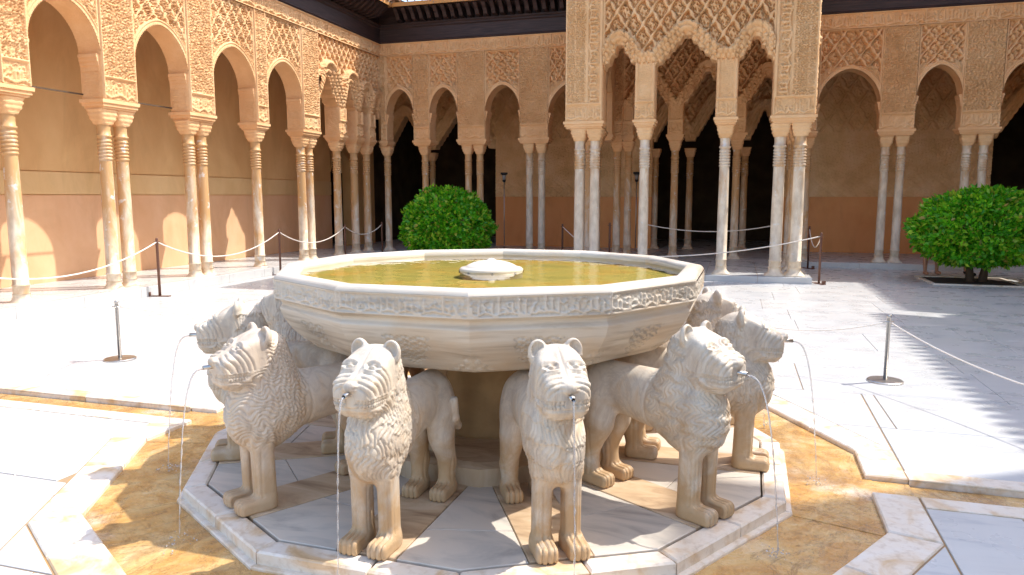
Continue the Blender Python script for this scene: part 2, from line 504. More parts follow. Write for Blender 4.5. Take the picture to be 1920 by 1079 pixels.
def pat_sebka(u, z, a=0.34, b=0.52):
    zz = z + 0.018 * np.sin(TAU * 2 * u / a)
    uu = u + 0.018 * np.sin(TAU * 2 * z / b)
    f1 = uu / a + zz / b; f2 = uu / a - zz / b
    d1 = np.abs(fr(f1 + 0.5) - 0.5); d2 = np.abs(fr(f2 + 0.5) - 0.5)
    d = np.minimum(d1, d2)
    h = 1.0 * (1 - sstep(0.055, 0.10, d))
    h = np.maximum(h, 0.50 * (1 - sstep(0.012, 0.035, np.abs(d - 0.19))))
    # leaf inside each lozenge
    c1 = fr(f1) - 0.5; c2 = fr(f2) - 0.5
    x = (c1 + c2) * 0.5 * a; y = (c1 - c2) * 0.5 * b
    leaf = (np.abs(x) < 0.011) & (np.abs(y) < 0.12) | (np.abs(y - 0.03) < 0.011) & (np.abs(x) < 0.045)
    rr = np.sqrt((np.abs(x) - 0.035) ** 2 + (np.abs(y) * 0.6 - 0.03) ** 2)
    h = np.maximum(h, np.where(leaf, 0.6, 0)); h = np.maximum(h, 0.5 * (np.abs(rr - 0.028) < 0.009))
    return h

def hsh(i, k=0.0):
    v = np.sin(i * 127.1 + k * 311.7) * 43758.5453; return v - np.floor(v)
def pat_callig(u, t, sc=1.0):
    """flowing script: u metres, t 0..1 up the band"""
    u = u / sc
    c = 0.052; i = np.floor(u / c); f = u / c - i - 0.5 + 0.25 * (t - 0.5) * (hsh(i, 3) - 0.5)
    top = 0.42 + 0.52 * hsh(i, 1)
    h = (np.abs(f) < 0.20) & (hsh(i, 2) > 0.22) & (t > 0.16) & (t < top)
    h = h | (np.abs(t - 0.20 - 0.07 * np.sin(TAU * u / 0.21 + 2 * np.sin(TAU * u / 0.9))) < 0.055)
    H = h * 1.0
    for c2, k in ((0.125, 5), (0.097, 9)):
        j = np.floor(u / c2); x = (u / c2 - j - 0.5 + 0.5 * (hsh(j, k) - 0.5)) * c2; y = (t - 0.28 - 0.45 * hsh(j, k + 1)) * 0.24
        r = np.hypot(x, y); R = 0.022 + 0.020 * hsh(j, k + 2); ang = np.arctan2(y, x) + TAU * hsh(j, k + 3)
        H = np.maximum(H, 0.95 * ((np.abs(r - R) < 0.0065) & (np.sin(ang) > -0.55)))
    s = np.sin(TAU * u / 0.037 + 2.2 * np.sin(TAU * t * 1.7 + TAU * u / 0.31)) * np.sin(TAU * t * 4.2 + 1.5 * np.sin(TAU * u / 0.17))
    H = np.maximum(H, 0.45 * (s > 0.42))
    return np.maximum(H, ((t < 0.06) | (t > 0.94)) * 0.9)

# ------------------------------------------------------------------ facades: local (u along, w outward, z up)
class Facade:
    def __init__(s, fn): s.fn = fn
    def __call__(s, u, w, z):
        u, w, z = np.broadcast_arrays(u, w, z); x, y = s.fn(u, w); return x, y, z
XL, YB, YP, YH, XR = -9.38, 18.52, 14.76, 21.65, 7.24
F_left = Facade(lambda u, w: (XL + w, u))
F_back = Facade(lambda u, w: (u, YB - w))
F_pav = Facade(lambda u, w: (u, YP - w))
F_hall = Facade(lambda u, w: (u, YH - w))
F_right = Facade(lambda u, w: (XR - w, u))
PX0, PX1 = -3.36, 1.34
F_pl = Facade(lambda u, w: (PX0 - w, u))
F_pr = Facade(lambda u, w: (PX1 + w, u))

FLOOR = 0.12
DEP = 0.40

def sheet(nb, T, u, w, z): nb.grid(*[np.array(a, float) for a in T(u, w, z)])

def pier(T, u0, u1, z0, z1, parent, res=0.013, mat_key='stucco', style=0, dep=DEP, name='pier'):
    nb = NB()
    nu = max(6, int((u1 - u0) / res)); nv = max(6, int((z1 - z0) / res))
    U, Z = np.meshgrid(np.linspace(u0, u1, nu), np.linspace(z0, z1, nv), indexing='ij')
    e = np.minimum(U - u0, u1 - U)
    w = (u1 - u0)
    imp = Z < z0 + 0.34
    t = (Z - z0) / 0.34
    if style == 1:      # wide pavilion pier: arabesque strip + inscription strip
        inner = np.abs(U - (u0 if T is not F_pav or u0 < -1 else u1)) 
        cal = inner > 0.44 * 1.0
        H = np.where(cal, 0.048 * pat_callig(Z, np.clip((inner - 0.45) / max(w - 0.5, 0.1), 0, 1), 1.5), 0.046 * np.maximum(pat_arab(U - u0, Z, 0.2), 0.5 * pat_vine(U, Z, 0.08)))
        H = np.where(np.abs(inner - 0.43) < 0.016, 0.03, H)
    elif style == 2:    # slim pier with corner colonnettes
        H = np.where(e < 0.055, 0.02 * np.sin(np.clip(e / 0.055, 0, 1) * pi) + 0.012, 0.014 * pat_vine(U, Z, 0.08) - 0.012)
    else:
        H = (0.040 if res < 0.014 else 0.060) * pat_vine(U - u0, Z, 0.125) if (u1 - u0) < 0.5 else (0.042 if res < 0.014 else 0.062) * np.maximum(pat_arab(U - (u0 + u1) / 2 + 0.02 * np.sin(TAU * Z / 0.31), Z + 0.015 * np.sin(TAU * U / 0.23), 0.155), 0.5 * pat_vine(U, Z, 0.09))
    H = np.where(imp, 0.030 * pat_callig(U, np.clip(t, 0, 1)), H)
    H = np.where((e < 0.028) & (style != 2), 0.044, H)
    H = np.where(np.abs(Z - z0 - 0.35) < 0.014, 0.044, H)
    H = np.where((Z < z0 + 0.012) | (e < 1e-6), 0.0, H)
    sheet(nb, T, U, H, Z)
    # sides
    nw = max(5, int(dep / (res * 1.5)))
    for ue, sg in ((u0, -1), (u1, 1)):
        W, Z2 = np.meshgrid(np.linspace(0, -dep, nw), np.linspace(z0, z1, nv), indexing='ij')
        hs = 0.012 * pat_vine(W, Z2, 0.09) * ((W < -0.04) & (W > -dep + 0.04))
        sheet(nb, T, ue + sg * hs, W, Z2)
    for zz in (z0, z1):
        sheet(nb, T, np.array([[u0, u0], [u1, u1]]), np.array([[0, -dep], [0, -dep]]), np.full((2, 2), zz))
    sheet(nb, T, np.array([[u0, u0], [u1, u1]]), np.full((2, 2), -dep), np.array([[z0, z1], [z0, z1]]))
    o = nb.build(name, M[mat_key], parent)
    # stepped impost moulding under the pier
    mb = MB()
    for (a, b, g) in ((z0 - 0.05, z0 + 0.004, 0.035), (z0 - 0.10, z0 - 0.05, 0.012), (z0 - 0.135, z0 - 0.10, -0.012)):
        mb.box(u0 - g, u1 + g, -dep - g, g, a, b)
    V = np.array(mb.v); x, y, z = T(V[:, 0], V[:, 1], V[:, 2])
    im = obj('impost_moulding', np.stack([x, y, z], 1), mb.f, M[mat_key], o)
    return o

def arch_curve(uc, a, zs, za, n, p=1.72):
    ph = np.linspace(0, pi, n); t = -np.cos(ph)
    u = uc + a * t
    z = zs + (za - zs) * np.maximum(0, 1 - np.abs(t) ** p) ** 0.52
    return u, z

def nearest(U, Z, cu, cz):
    P = np.stack([U.ravel(), Z.ravel()], 1)
    d = np.empty(len(P)); k = np.empty(len(P), int)
    for i in range(0, len(P), 20000):
        q = (P[i:i + 20000, None, 0] - cu[None]) ** 2 + (P[i:i + 20000, None, 1] - cz[None]) ** 2
        k[i:i + 20000] = q.argmin(1); d[i:i + 20000] = np.sqrt(q.min(1))
    return d.reshape(U.shape), k.reshape(U.shape)

def bay(T, u0, u1, parent, zs=3.80, za=4.50, zt=5.37, res=0.013, mat_key='stucco', fine=True, pa=0.30, pb=0.44, zi=3.13, kind=0):
    """stilted round-headed arch between two piers with a lattice panel above"""
    uc = (u0 + u1) / 2; a = (u1 - u0) / 2
    n = max(24, int(2.1 * a / res))
    cu, cz = arch_curve(uc, a - 0.004, zs, za, n)
    nv = max(10, int((zt - (zs + za) / 2) / res))
    U = np.repeat(cu[:, None], nv, 1)
    v = np.linspace(0, 1, nv)[None]
    Z = cz[:, None] + (zt - cz[:, None]) * v
    d, k = nearest(U, Z, cu, cz)
    arc = np.concatenate([[0], np.cumsum(np.hypot(np.diff(cu), np.diff(cz)))])
    s = arc[k]
    if kind == 0: pat = pat_sebka(U - uc, Z - za, pa, pb)
    else:
        pat = np.maximum(pat_sebka(U - uc, Z - za, 0.26, 0.36), pat_vine(U, Z, 0.11))
    H = -0.13 + 0.135 * pat
    spand = (d < 0.22) & (Z < za + 0.05)
    H = np.where(spand, -0.03 + 0.04 * pat_vine(U, Z, 0.1), H)
    bead = 0.5 + 0.5 * np.sin(TAU * s / 0.05)
    H = np.where(d < 0.085, 0.012 + 0.012 * bead * (d < 0.03) + 0.016 * np.exp(-((d - 0.065) / 0.014) ** 2), H)
    e = np.minimum(U - u0, u1 - U)
    H = np.where((e < 0.03) & (d > 0.01), 0.018, H)
    H = np.where(zt - Z < 0.03, 0.018, H)
    nb = NB(); sheet(nb, T, U, H, Z)
    sheet(nb, T, U[:, [0, -1]], np.full((n, 2), -DEP), Z[:, [0, -1]])
    o = nb.build('arch_panel', M[mat_key], parent)
    # scalloped soffit of the arch
    nw = 9
    W = np.linspace(0, 1, nw)[None]
    rip = (0.014 * (0.5 + 0.5 * np.sin(TAU * arc / 0.05)))[:, None] * ((W < 0.13) | (W > 0.87))
    nrm_u = np.gradient(cz); nrm_z = -np.gradient(cu); L = np.hypot(nrm_u, nrm_z) + 1e-9
    SU = cu[:, None] + rip * (nrm_u / L)[:, None]; SZ = cz[:, None] + rip * (nrm_z / L)[:, None]
    w0 = H[:, 0][:, None]
    nb = NB(); sheet(nb, T, SU, w0 + (-DEP - w0) * W, SZ)
    nb.build('arch_soffit', M[mat_key], o)
    # little stepped corbels where the arch lands
    if fine:
        for sg, ue in ((1, u0), (-1, u1)):
            mb = MB()
            for (za_, zb_, g) in ((zs - 0.05, zs + 0.0, 0.055), (zs - 0.11, zs - 0.05, 0.042), (zs - 0.17, zs - 0.11, 0.028), (zs - 0.25, zs - 0.17, 0.014)):
                lo, hi = sorted((ue - sg * 0.003, ue + sg * g))
                mb.box(lo, hi, -DEP + 0.02, -0.02, za_, zb_)
            V = np.array(mb.v); x, y, z = T(V[:, 0], V[:, 1], V[:, 2])
            obj('arch_corbel', np.stack([x, y, z], 1), mb.f, M[mat_key], o)
    return o

def muq_wall(T, u0, u1, zt, spans, parent, res=0.014, mat_key='stucco', bw=0.25, pa=0.34, pb=0.52, zp=None, name='muqarnas_wall', lattice=True, dep=DEP):
    """wall carried on stepped, honeycombed arches; spans = (ua, ub, zs, za, steps)"""
    nu = int((u1 - u0) / res) + 1
    cu = np.linspace(u0, u1, nu)
    A = np.full(nu, zp if zp else min(s[2] for s in spans))
    for ua, ub, zs, za, n in spans:
        m = (cu > ua) & (cu < ub)
        t = np.abs((cu[m] - (ua + ub) / 2) / ((ub - ua) / 2)) * n
        f = t - np.floor(t)
        st = np.floor(t) + 0.30 * f ** 2
        A[m] = za - (za - zs) * np.clip(st / n, 0, 1) - 0.06 * np.exp(-((f - 0.88) / 0.15) ** 2) * (t < n - 0.6)
    nv = int((zt - A.min()) / res)
    v = np.linspace(0, 1, nv)[None]
    U = np.repeat(cu[:, None], nv, 1); Z = A[:, None] + (zt - A[:, None]) * v
    # smooth guide line for the bands
    g = np.full(nu, A.min())
    for ua, ub, zs, za, n in spans:
        m = (cu > ua) & (cu < ub); t = np.abs((cu[m] - (ua + ub) / 2) / ((ub - ua) / 2)); g[m] = za - (za - zs) * t ** 1.05
    d, k = nearest(U, Z, cu, np.maximum(g, A.min()))
    arc = np.concatenate([[0], np.cumsum(np.hypot(np.diff(cu), np.diff(g)))]); s = arc[k]
    c = 0.088
    bwl = bw + 0.035 * np.abs(np.sin(pi * s / 0.13))
    row = np.floor(d / c); rf = d / c - row
    cs = fr(s / c + 0.5 * (row % 2)) - 0.5
    lobe = np.sqrt(np.maximum(0, 1 - (2 * cs) ** 2)) * np.sqrt(np.maximum(0, 1 - (rf - 0.35) ** 2 * 2.0))
    Hm = -0.09 + 0.16 * (d / bw) + 0.085 * lobe - 0.02
    if lattice: Hl = -0.13 + 0.135 * pat_sebka(U - (u0 + u1) / 2, Z, pa, pb)
    else: Hl = -0.02 + 0.02 * pat_vine(U, Z, 0.1)
    H = np.where(d < bwl, Hm, Hl)
    H = np.where((d >= bwl) & (d < bwl + 0.03), 0.03, H)
    e = np.minimum(U - u0, u1 - U)
    H = np.where((e < 0.03) & (d > bwl), 0.02, H)
    nb = NB(); sheet(nb, T, U, H, Z)
    sheet(nb, T, U[:, [0, -1]], np.full((nu, 2), -dep), Z[:, [0, -1]])
    W = np.linspace(0, 1, 5)[None]
    w0 = H[:, 0][:, None]
    sheet(nb, T, np.repeat(cu[:, None], 5, 1), w0 + (-dep - w0) * W, np.repeat(A[:, None], 5, 1))
    return nb.build(name, M[mat_key], parent)

# ------------------------------------------------------------------ columns (mesh data shared)
def col_meshes(key):
    d = {}
    m = MB().lathe([(0.104, 0.16), (0.104, 0.27), (0.112, 0.275), (0.112, 0.295), (0.101, 0.30), (0.100, 1.2), (0.093, 2.08)], 20, cap=False)
    d['shaft'] = m.mesh('column', M[key], True)
    # flared base: round above, square below
    V = []; n = 32; prof = [(0.112, 0.165, 2), (0.112, 0.14, 2), (0.105, 0.12, 2.2), (0.125, 0.07, 2.6), (0.160, 0.03, 4), (0.172, 0.016, 9), (0.172, 0.0, 9)]
    def sring(r, z, p):
        o = []
        for i in range(n):
            a = TAU * i / n; cc, ss = cos(a), sin(a)
            q = (abs(cc) ** p + abs(ss) ** p) ** (-1.0 / p)
            o.append((r * q * cc, r * q * ss, z))
        return o
    def sq(prof):
        V = []
        for r, z, p in prof: V += sring(r, z, p)
        F = [(j * n + i, j * n + (i + 1) % n, (j + 1) * n + (i + 1) % n, (j + 1) * n + i) for j in range(len(prof) - 1) for i in range(n)]
        F += [tuple(range(n)), tuple(range((len(prof) - 1) * n, len(prof) * n))]
        return V, F
    V, F = sq(prof); d['base'] = mk_mesh('column_base', V, F, M[key], True)
    pr = [(0.093, 2.07)]
    for i in range(6):
        z = 2.09 + i * 0.055
        pr += [(0.094, z), (0.107, z + 0.008), (0.109, z + 0.020), (0.107, z + 0.032), (0.094, z + 0.040)]
    pr += [(0.095, 2.44), (0.114, 2.45), (0.114, 2.475), (0.097, 2.485), (0.096, 2.56), (0.103, 2.64)]
    d['neck'] = MB().lathe(pr, 20, cap=False).mesh('necking_rings', M[key], True)
    pc = []
    for i in range(15):
        t = i / 14
        r = 0.103 + 0.067 * (t ** 0.6 if t < 0.5 else 0.66 + 0.34 * (t - 0.5) * 2)
        p = 2.2 + 7 * min(1, t * 2.0)
        pc.append((r + 0.006 * sin(t * 22), 2.63 + 0.245 * t, p))
    V, F = sq(pc)
    V = [(x * (1 + 0.03 * sin(8 * atan2(y, x)) * sin((z - 2.63) / 0.245 * 7)), y * (1 + 0.03 * sin(8 * atan2(y, x)) * sin((z - 2.63) / 0.245 * 7)), z) for x, y, z in V]
    return d, (V, F)
CM = {}
for ck, sk in (('column_stained', 'stucco'), ('column_clean', 'stucco_pale')):
    d, (cv, cf) = col_meshes(ck)
    d['cap'] = mk_mesh('capital', cv, cf, M[sk], True)
    CM[ck] = d

def column(x, y, parent, key='column_stained', z=FLOOR, s=1.0, rz=0.0):
    sc = (s, s, 1)
    c = inst('column', CM[key]['shaft'], (x, y, z), parent, rz, sc)
    for nm, k in (('column_base', 'base'), ('necking_rings', 'neck'), ('capital', 'cap')):
        o = bpy.data.objects.new(nm, CM[key][k]); COL.objects.link(o); o.parent = c
    return c

def cols_for(T, us, parent, key, s=1.0):
    for u in us:
        x, y = T.fn(np.float64(u), np.float64(-DEP / 2)); column(float(x), float(y), parent, key, s=s)

# ------------------------------------------------------------------ frieze, cornice and eaves
def frieze(T, u0, u1, z0, z1, parent, mat_key='stucco', res=0.014, name='inscription_frieze'):
    nu = int((u1 - u0) / res); nv = int((z1 - z0) / res) + 2
    U, Z = np.meshgrid(np.linspace(u0, u1, nu), np.linspace(z0, z1, nv), indexing='ij')
    H = 0.018 + 0.042 * pat_callig(U, (Z - z0) / (z1 - z0), 1.35)
    nb = NB(); sheet(nb, T, U, H, Z)
    sheet(nb, T, np.array([[u0, u0], [u1, u1]]), np.array([[-DEP, 0.018], [-DEP, 0.018]]), np.full((2, 2), z0 + 0.001))
    sheet(nb, T, np.array([[u0, u0], [u1, u1]]), np.full((2, 2), -DEP), np.array([[z0, z1], [z0, z1]]))
    return nb.build(name, M[mat_key], parent)

def profile_run(T, prof, u0, u1, name, mt, parent):
    n = len(prof)
    V = [(u, w, z) for u in (u0, u1) for w, z in prof]
    F = [(i, (i + 1) % n, n + (i + 1) % n, n + i) for i in range(n)] + [tuple(range(n)), tuple(range(n, 2 * n))]
    V = np.array(V); x, y, z = T(V[:, 0], V[:, 1], V[:, 2])
    return obj(name, np.stack([x, y, z], 1), F, mt, parent)

def roof_tiles(T, u0, u1, w0, z0, w1, z1, parent, pitch=0.20):
    """barrel-tile slope: cover tiles over pans, drip ends staggered"""
    n = int((u1 - u0) / (pitch / 8)); u = np.linspace(u0, u1, n)
    ph = fr(u / pitch)
    up = np.sin(np.clip(ph / 0.62, 0, 1) * pi); cover = ph < 0.62
    hgt = np.where(cover, 0.10 * up, -0.03 * np.sin(np.clip((ph - 0.62) / 0.38, 0, 1) * pi))
    out = np.where(cover, 0.10, 0.0)
    nt = 14; tt = np.linspace(0, 1, nt)
    nb = NB()
    for k in range(nt - 1):
        q = np.array([tt[k], tt[k], tt[k + 1] + 0.008]); lift = np.array([-0.02, 0.012, 0.0])
        W = (w0 + (w1 - w0) * q)[None] + np.where(k == 0, 1, 0.25) * out[:, None] * np.array([1, 1, 0])[None]
        Z = (z0 + (z1 - z0) * q)[None] + hgt[:, None] + lift[None]
        sheet(nb, T, np.repeat(u[:, None], 3, 1), W, Z)
    return nb.build('roof_tiles', M['tile'], parent, True)

def eaves(T, u0, u1, parent, ub0, ub1, ov=0.60, zb=5.70, pitch=0.22, top_w=-3.0, top_z=8.3, ztile=6.64, tiles=True, beam=True):
    if beam:
        profile_run(T, [(-0.1, zb), (0.035, zb), (0.06, zb + 0.040), (0.045, zb + 0.064), (0.05, zb + 0.368), (0.085, zb + 0.400), (0.085, zb + 0.432), (0.12, zb + 0.464), (0.12, zb + 0.496), (0.0, zb + 0.496), (0.0, zb + 0.704), (-0.1, zb + 0.704)], u0, u1, 'cornice_beam', M['wood'], parent)
        # carved bracket, one mesh shared by all
        P = [(0.0, zb + 0.500), (0.30, zb + 0.528), (ov - 0.12, zb + 0.640), (ov - 0.03, zb + 0.720), (ov + 0.02, zb + 0.776), (ov - 0.02, zb + 0.808), (0.0, zb + 0.688)]
        V = [(du, w, z - zb) for du in (-0.05, 0.05) for w, z in P]; n = len(P)
        F = [tuple(range(n)), tuple(range(n, 2 * n))] + [(i, (i + 1) % n, n + (i + 1) % n, n + i) for i in range(n)]
        V = np.array(V); x0, y0, _ = T(np.array(0.0), np.array(0.0), np.array(0.0))
        x, y, z = T(V[:, 0], V[:, 1], V[:, 2])
        me = mk_mesh('eave_bracket', np.stack([x - x0, y - y0, z], 1), F, M['wood'])
        nbk = int((ub1 - ub0) / pitch)
        for i in range(nbk + 1):
            uu = ub0 + i * pitch
            x, y, z = T(np.array(uu), np.array(0.0), np.array(zb)); inst('eave_bracket', me, (float(x), float(y), zb), parent)
        profile_run(T, [(0.0, zb + 0.692), (ov + 0.06, zb + 0.820), (ov + 0.06, zb + 0.848), (0.0, zb + 0.720)], u0, u1, 'soffit_boards', M['wood'], parent)
        profile_run(T, [(ov + 0.061, zb + 0.800), (ov + 0.085, zb + 0.800), (ov + 0.085, zb + 0.896), (ov + 0.061, zb + 0.896)], u0, u1, 'painted_fascia', M['soffit'], parent)
    if tiles: roof_tiles(T, u0, u1, ov + 0.10, ztile, top_w, top_z, parent)

def slab_box(name, x0, x1, y0, y1, z0, z1, mt, parent=None, **kw):
    return MB().box(x0, x1, y0, y1, z0, z1).build(name, mt, parent, **kw)

# ================================================================== LEFT GALLERY
LG = empty('arcade_gallery', (XL - 1.0, 12.0, 0), label='sunlit carved stucco arcade on stained marble columns along the left side', cat='arcade')
KL = 0.952
piersL = [(a * KL, b * KL, n) for a, b, n in ((5.55, 6.25, 2), (7.93, 8.40, 1), (9.68, 10.38, 2), (11.66, 12.34, 2), (13.68, 14.08, 1), (15.44, 16.16, 2))]
for u0, u1, n in piersL:
    pier(F_left, u0, u1, 3.13, 5.37, LG, 0.013)
    c = (u0 + u1) / 2
    cols_for(F_left, [c] if n == 1 else [c - 0.165, c + 0.165], LG, 'column_stained')
for i in range(len(piersL) - 1):
    bay(F_left, piersL[i][1], piersL[i + 1][0], LG, zs=3.80, za=4.50, kind=1, res=0.0125)
# honeycombed corner arches of the left side
muq_wall(F_left, 16.16 * KL, YB, 5.37, [(15.40, 16.30, 3.72, 4.47, 4), (16.64, 17.17, 3.75, 4.40, 4), (17.50, 17.86, 3.8, 4.25, 3), (18.18, 18.44, 3.8, 4.1, 2)], LG, 0.0125, bw=0.34, pa=0.22, pb=0.30, name='muqarnas_arches')
for u0, u1 in ((16.30, 16.64), (17.17, 17.50), (17.86, 18.18)):
    pier(F_left, u0, u1, 3.13, 3.80, LG, 0.013, style=2); cols_for(F_left, [(u0 + u1) / 2], LG, 'column_stained')
for (ua, ub) in ((piersL[1][1], piersL[2][0]), (piersL[2][1], piersL[3][0])):
    profile_run(F_left, [(-0.39, 3.20), (-0.375, 3.20), (-0.375, 3.222), (-0.39, 3.222)], ua - 0.01, ub + 0.01, 'tie_beam', M['bark'], LG)
frieze(F_left, 5.0, YB + 0.05, 5.37, 5.70, LG)
eaves(F_left, 4.0, YB - 0.005, LG, 7.0, YB - 0.72, ov=0.60, top_w=-2.6, top_z=8.2)
# floor and walls of the left gallery
XW = -11.33
def wall_grid(T_axis, name, a0, a1, z0, z1, off, mt, parent):
    if T_axis == 'L': V = [(XW + off, a0, z0), (XW + off, a1, z0), (XW + off, a1, z1), (XW + off, a0, z1), (XW - 0.3, a0, z0), (XW - 0.3, a1, z0), (XW - 0.3, a1, z1), (XW - 0.3, a0, z1)]
    F = [(0, 1, 2, 3), (7, 6, 5, 4), (0, 4, 5, 1), (3, 2, 6, 7), (1, 5, 6, 2), (0, 3, 7, 4)]
    return obj(name, V, F, mt, parent)
wall_grid('L', 'plaster_dado', 3.0, 19.10, 0.05, 1.66, 0.0, M['plaster_dado'], LG)
wall_grid('L', 'plaster_string_course', 3.0, 19.10, 1.675, 2.06, 0.012, M['plaster_band'], LG)
wall_grid('L', 'upper_wall', 3.0, 19.10, 2.075, 5.65, 0.0, M['plaster_upper'], LG)
wall_grid('L', 'wall_core', 3.0, 19.10, 1.60, 2.12, -0.02, M['plaster_upper'], LG)
F_lw = Facade(lambda u, w: (XW + w, u))
bay(F_lw, 19.10, 20.30, LG, zs=2.35, za=2.95, zt=5.65, res=0.04, mat_key='plaster_upper', fine=False, kind=1)
wall_grid('L', 'door_jamb', 20.30, 21.80, 0.05, 5.65, 0.0, M['plaster_upper'], LG)
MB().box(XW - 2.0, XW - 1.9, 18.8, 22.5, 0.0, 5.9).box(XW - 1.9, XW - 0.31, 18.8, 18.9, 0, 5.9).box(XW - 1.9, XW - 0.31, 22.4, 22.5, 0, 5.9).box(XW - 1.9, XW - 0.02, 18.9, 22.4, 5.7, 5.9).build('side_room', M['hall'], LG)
slab_box('gallery_ceiling', XW, XL - 0.38, 3.0, 21.7, 5.60, 5.68, M['planks'], LG)

# ================================================================== BACK GALLERY
BG = empty('arcade_gallery', (-1.0, YB + 1.5, 0), label='shaded carved stucco arcade across the back, behind the pavilion', cat='arcade')
backp = [(-8.40, -7.93, 1), (-7.13, -6.36, 2), (-5.42, -4.66, 2), (3.02, 3.74, 2), (4.64, 5.40, 2), (6.32, 7.0, 2)]
for u0, u1, n in backp:
    pier(F_back, u0, u1, 3.13, 5.37, BG, 0.016)
    c = (u0 + u1) / 2
    cols_for(F_back, [c] if n == 1 else [c - 0.165, c + 0.165], BG, 'column_clean' if u0 > 0 or u0 < -4.6 and u0 > -6 else 'column_stained', 0.92)
for a, b, kw in ((-9.20, -8.40, {}), (-7.93, -7.13, {}), (-6.36, -5.42, dict(kind=0, pa=0.28, pb=0.34)), (-4.66, -3.30, {}), (1.72, 3.02, dict(kind=0, pa=0.36, pb=0.50)), (3.74, 4.64, dict(kind=0, pa=0.28, pb=0.36)), (5.40, 6.32, {})):
    kw = dict(dict(kind=0, pa=0.26, pb=0.40), **kw)
    bay(F_back, a, b, BG, zs=3.85 if b - a < 1.1 else 3.75, za=4.50, res=0.016, **kw)
pier(F_back, XL + 0.003, -9.20, 3.13, 5.37, BG, 0.016); cols_for(F_back, [-9.30], BG, 'column_stained', 0.92)
pier(F_back, 1.40, 1.72, 3.13, 5.37, BG, 0.016); cols_for(F_back, [1.56], BG, 'column_stained', 0.92)
pier(F_back, -3.30, -2.75, 3.13, 5.37, BG, 0.016); cols_for(F_back, [-2.90], BG, 'column_stained', 0.92)
# centre of the back arcade, seen through the pavilion
muq_wall(F_back, -2.75, 1.40, 5.65, [(-2.50, -1.66, 3.72, 4.44, 4), (-1.30, -0.20, 3.74, 4.60, 5), (0.16, 1.05, 3.72, 4.44, 4)], BG, 0.018, bw=0.25, name='muqarnas_arches')
for u0, u1 in ((-2.75, -2.50), (-1.66, -1.30), (-0.20, 0.16), (1.05, 1.40)):
    pier(F_back, u0, u1, 3.13, 3.82, BG, 0.018, style=2); cols_for(F_back, [(u0 + u1) / 2], BG, 'column_stained', 0.92)
frieze(F_back, XL, PX0 + 0.3, 5.37, 5.70, BG); frieze(F_back, PX1 - 0.3, 7.2, 5.37, 5.70, BG)
eaves(F_back, XL - 0.35, PX0 - 0.02, BG, XL + 0.72, PX0 - 0.15, ov=0.50, top_w=-4.0, top_z=9.0)
eaves(F_back, PX1 + 0.02, 7.2, BG, PX1 + 0.15, 7.0, ov=0.50, top_w=-4.0, top_z=9.0)
slab_box('gallery_ceiling', XW, 9.0, YB + 0.38, YH + 0.05, 5.70, 5.78, M['planks'], BG)
# back wall of the gallery: dado, tile band, carved plaster
def hall_wall(u0, u1):
    MB().box(u0, u1, YH, YH + 0.35, 0.05, 1.62).build('painted_dado', M['plaster_red'], BG)
    nu = int((u1 - u0) / 0.02); 
    for nm, z0, z1, fn, mk in (('tile_band', 1.622, 2.12, lambda U, Z: 0.035 * pat_sebka(U, Z, 0.30, 0.24), 'stucco_old'),
                               ('carved_plaster', 2.122, 3.10, lambda U, Z: 0.034 * pat_vine(U, Z, 0.22), 'stucco_old'),
                               ('inscription_band', 3.102, 3.34, lambda U, Z: 0.016 + 0.012 * pat_callig(U, (Z - 3.1) / 0.24), 'stucco_old'),
                               ('carved_plaster', 3.342, 5.70, lambda U, Z: 0.045 * pat_sebka(U, Z, 0.5, 0.8) + 0.022 * pat_vine(U, Z, 0.24), 'stucco_old')):
        nv = max(3, int((z1 - z0) / 0.02))
        U, Z = np.meshgrid(np.linspace(u0, u1, nu), np.linspace(z0, z1, nv), indexing='ij')
        nb = NB(); sheet(nb, F_hall, U, fn(U, Z), Z); nb.build(nm, M[mk], BG)
    slab_box('wall_core', u0, u1, YH + 0.02, YH + 0.35, 1.62, 5.7, M['stucco_old'], BG)
hall_wall(-7.10, -2.35); hall_wall(1.05, 6.2)
muq_wall(F_hall, XW + 0.3, -7.10, 5.7, [(-10.75, -9.45, 3.1, 4.15, 7), (-9.10, -7.35, 3.1, 4.30, 9)], BG, 0.03, bw=0.3, mat_key='stucco_old', zp=3.1, name='portal_arches')
muq_wall(F_hall, -2.35, 1.05, 5.7, [(-2.25, -1.45, 3.2, 4.0, 5), (-1.15, 0.05, 3.2, 4.25, 7), (0.35, 1.0, 3.2, 4.0, 5)], BG, 0.03, bw=0.3, mat_key='stucco_old', zp=3.2, name='portal_arches')
muq_wall(F_hall, 6.2, 9.0, 5.7, [(6.3, 7.6, 3.1, 4.15, 7), (7.9, 8.9, 3.1, 4.2, 6)], BG, 0.03, bw=0.3, mat_key='stucco_old', zp=3.1, name='portal_arches')
for u in (-9.28, -1.30, 0.20, -2.28):
    x, y = F_hall.fn(np.float64(u), np.float64(-0.2)); column(float(x), float(y), BG, 'column_stained', s=0.95)
MB().box(XW - 0.1, 9.0, YH + 5.0, YH + 5.2, 0, 6).box(XW - 0.3, XW - 0.1, YH, YH + 5.2, 0, 6).box(9.0, 9.2, YH - 3, YH + 5.2, 0, 6).box(XW - 0.3, 9.2, YH + 0.36, YH + 5.2, 5.8, 5.9).build('unlit_hall', M['hall'], BG)

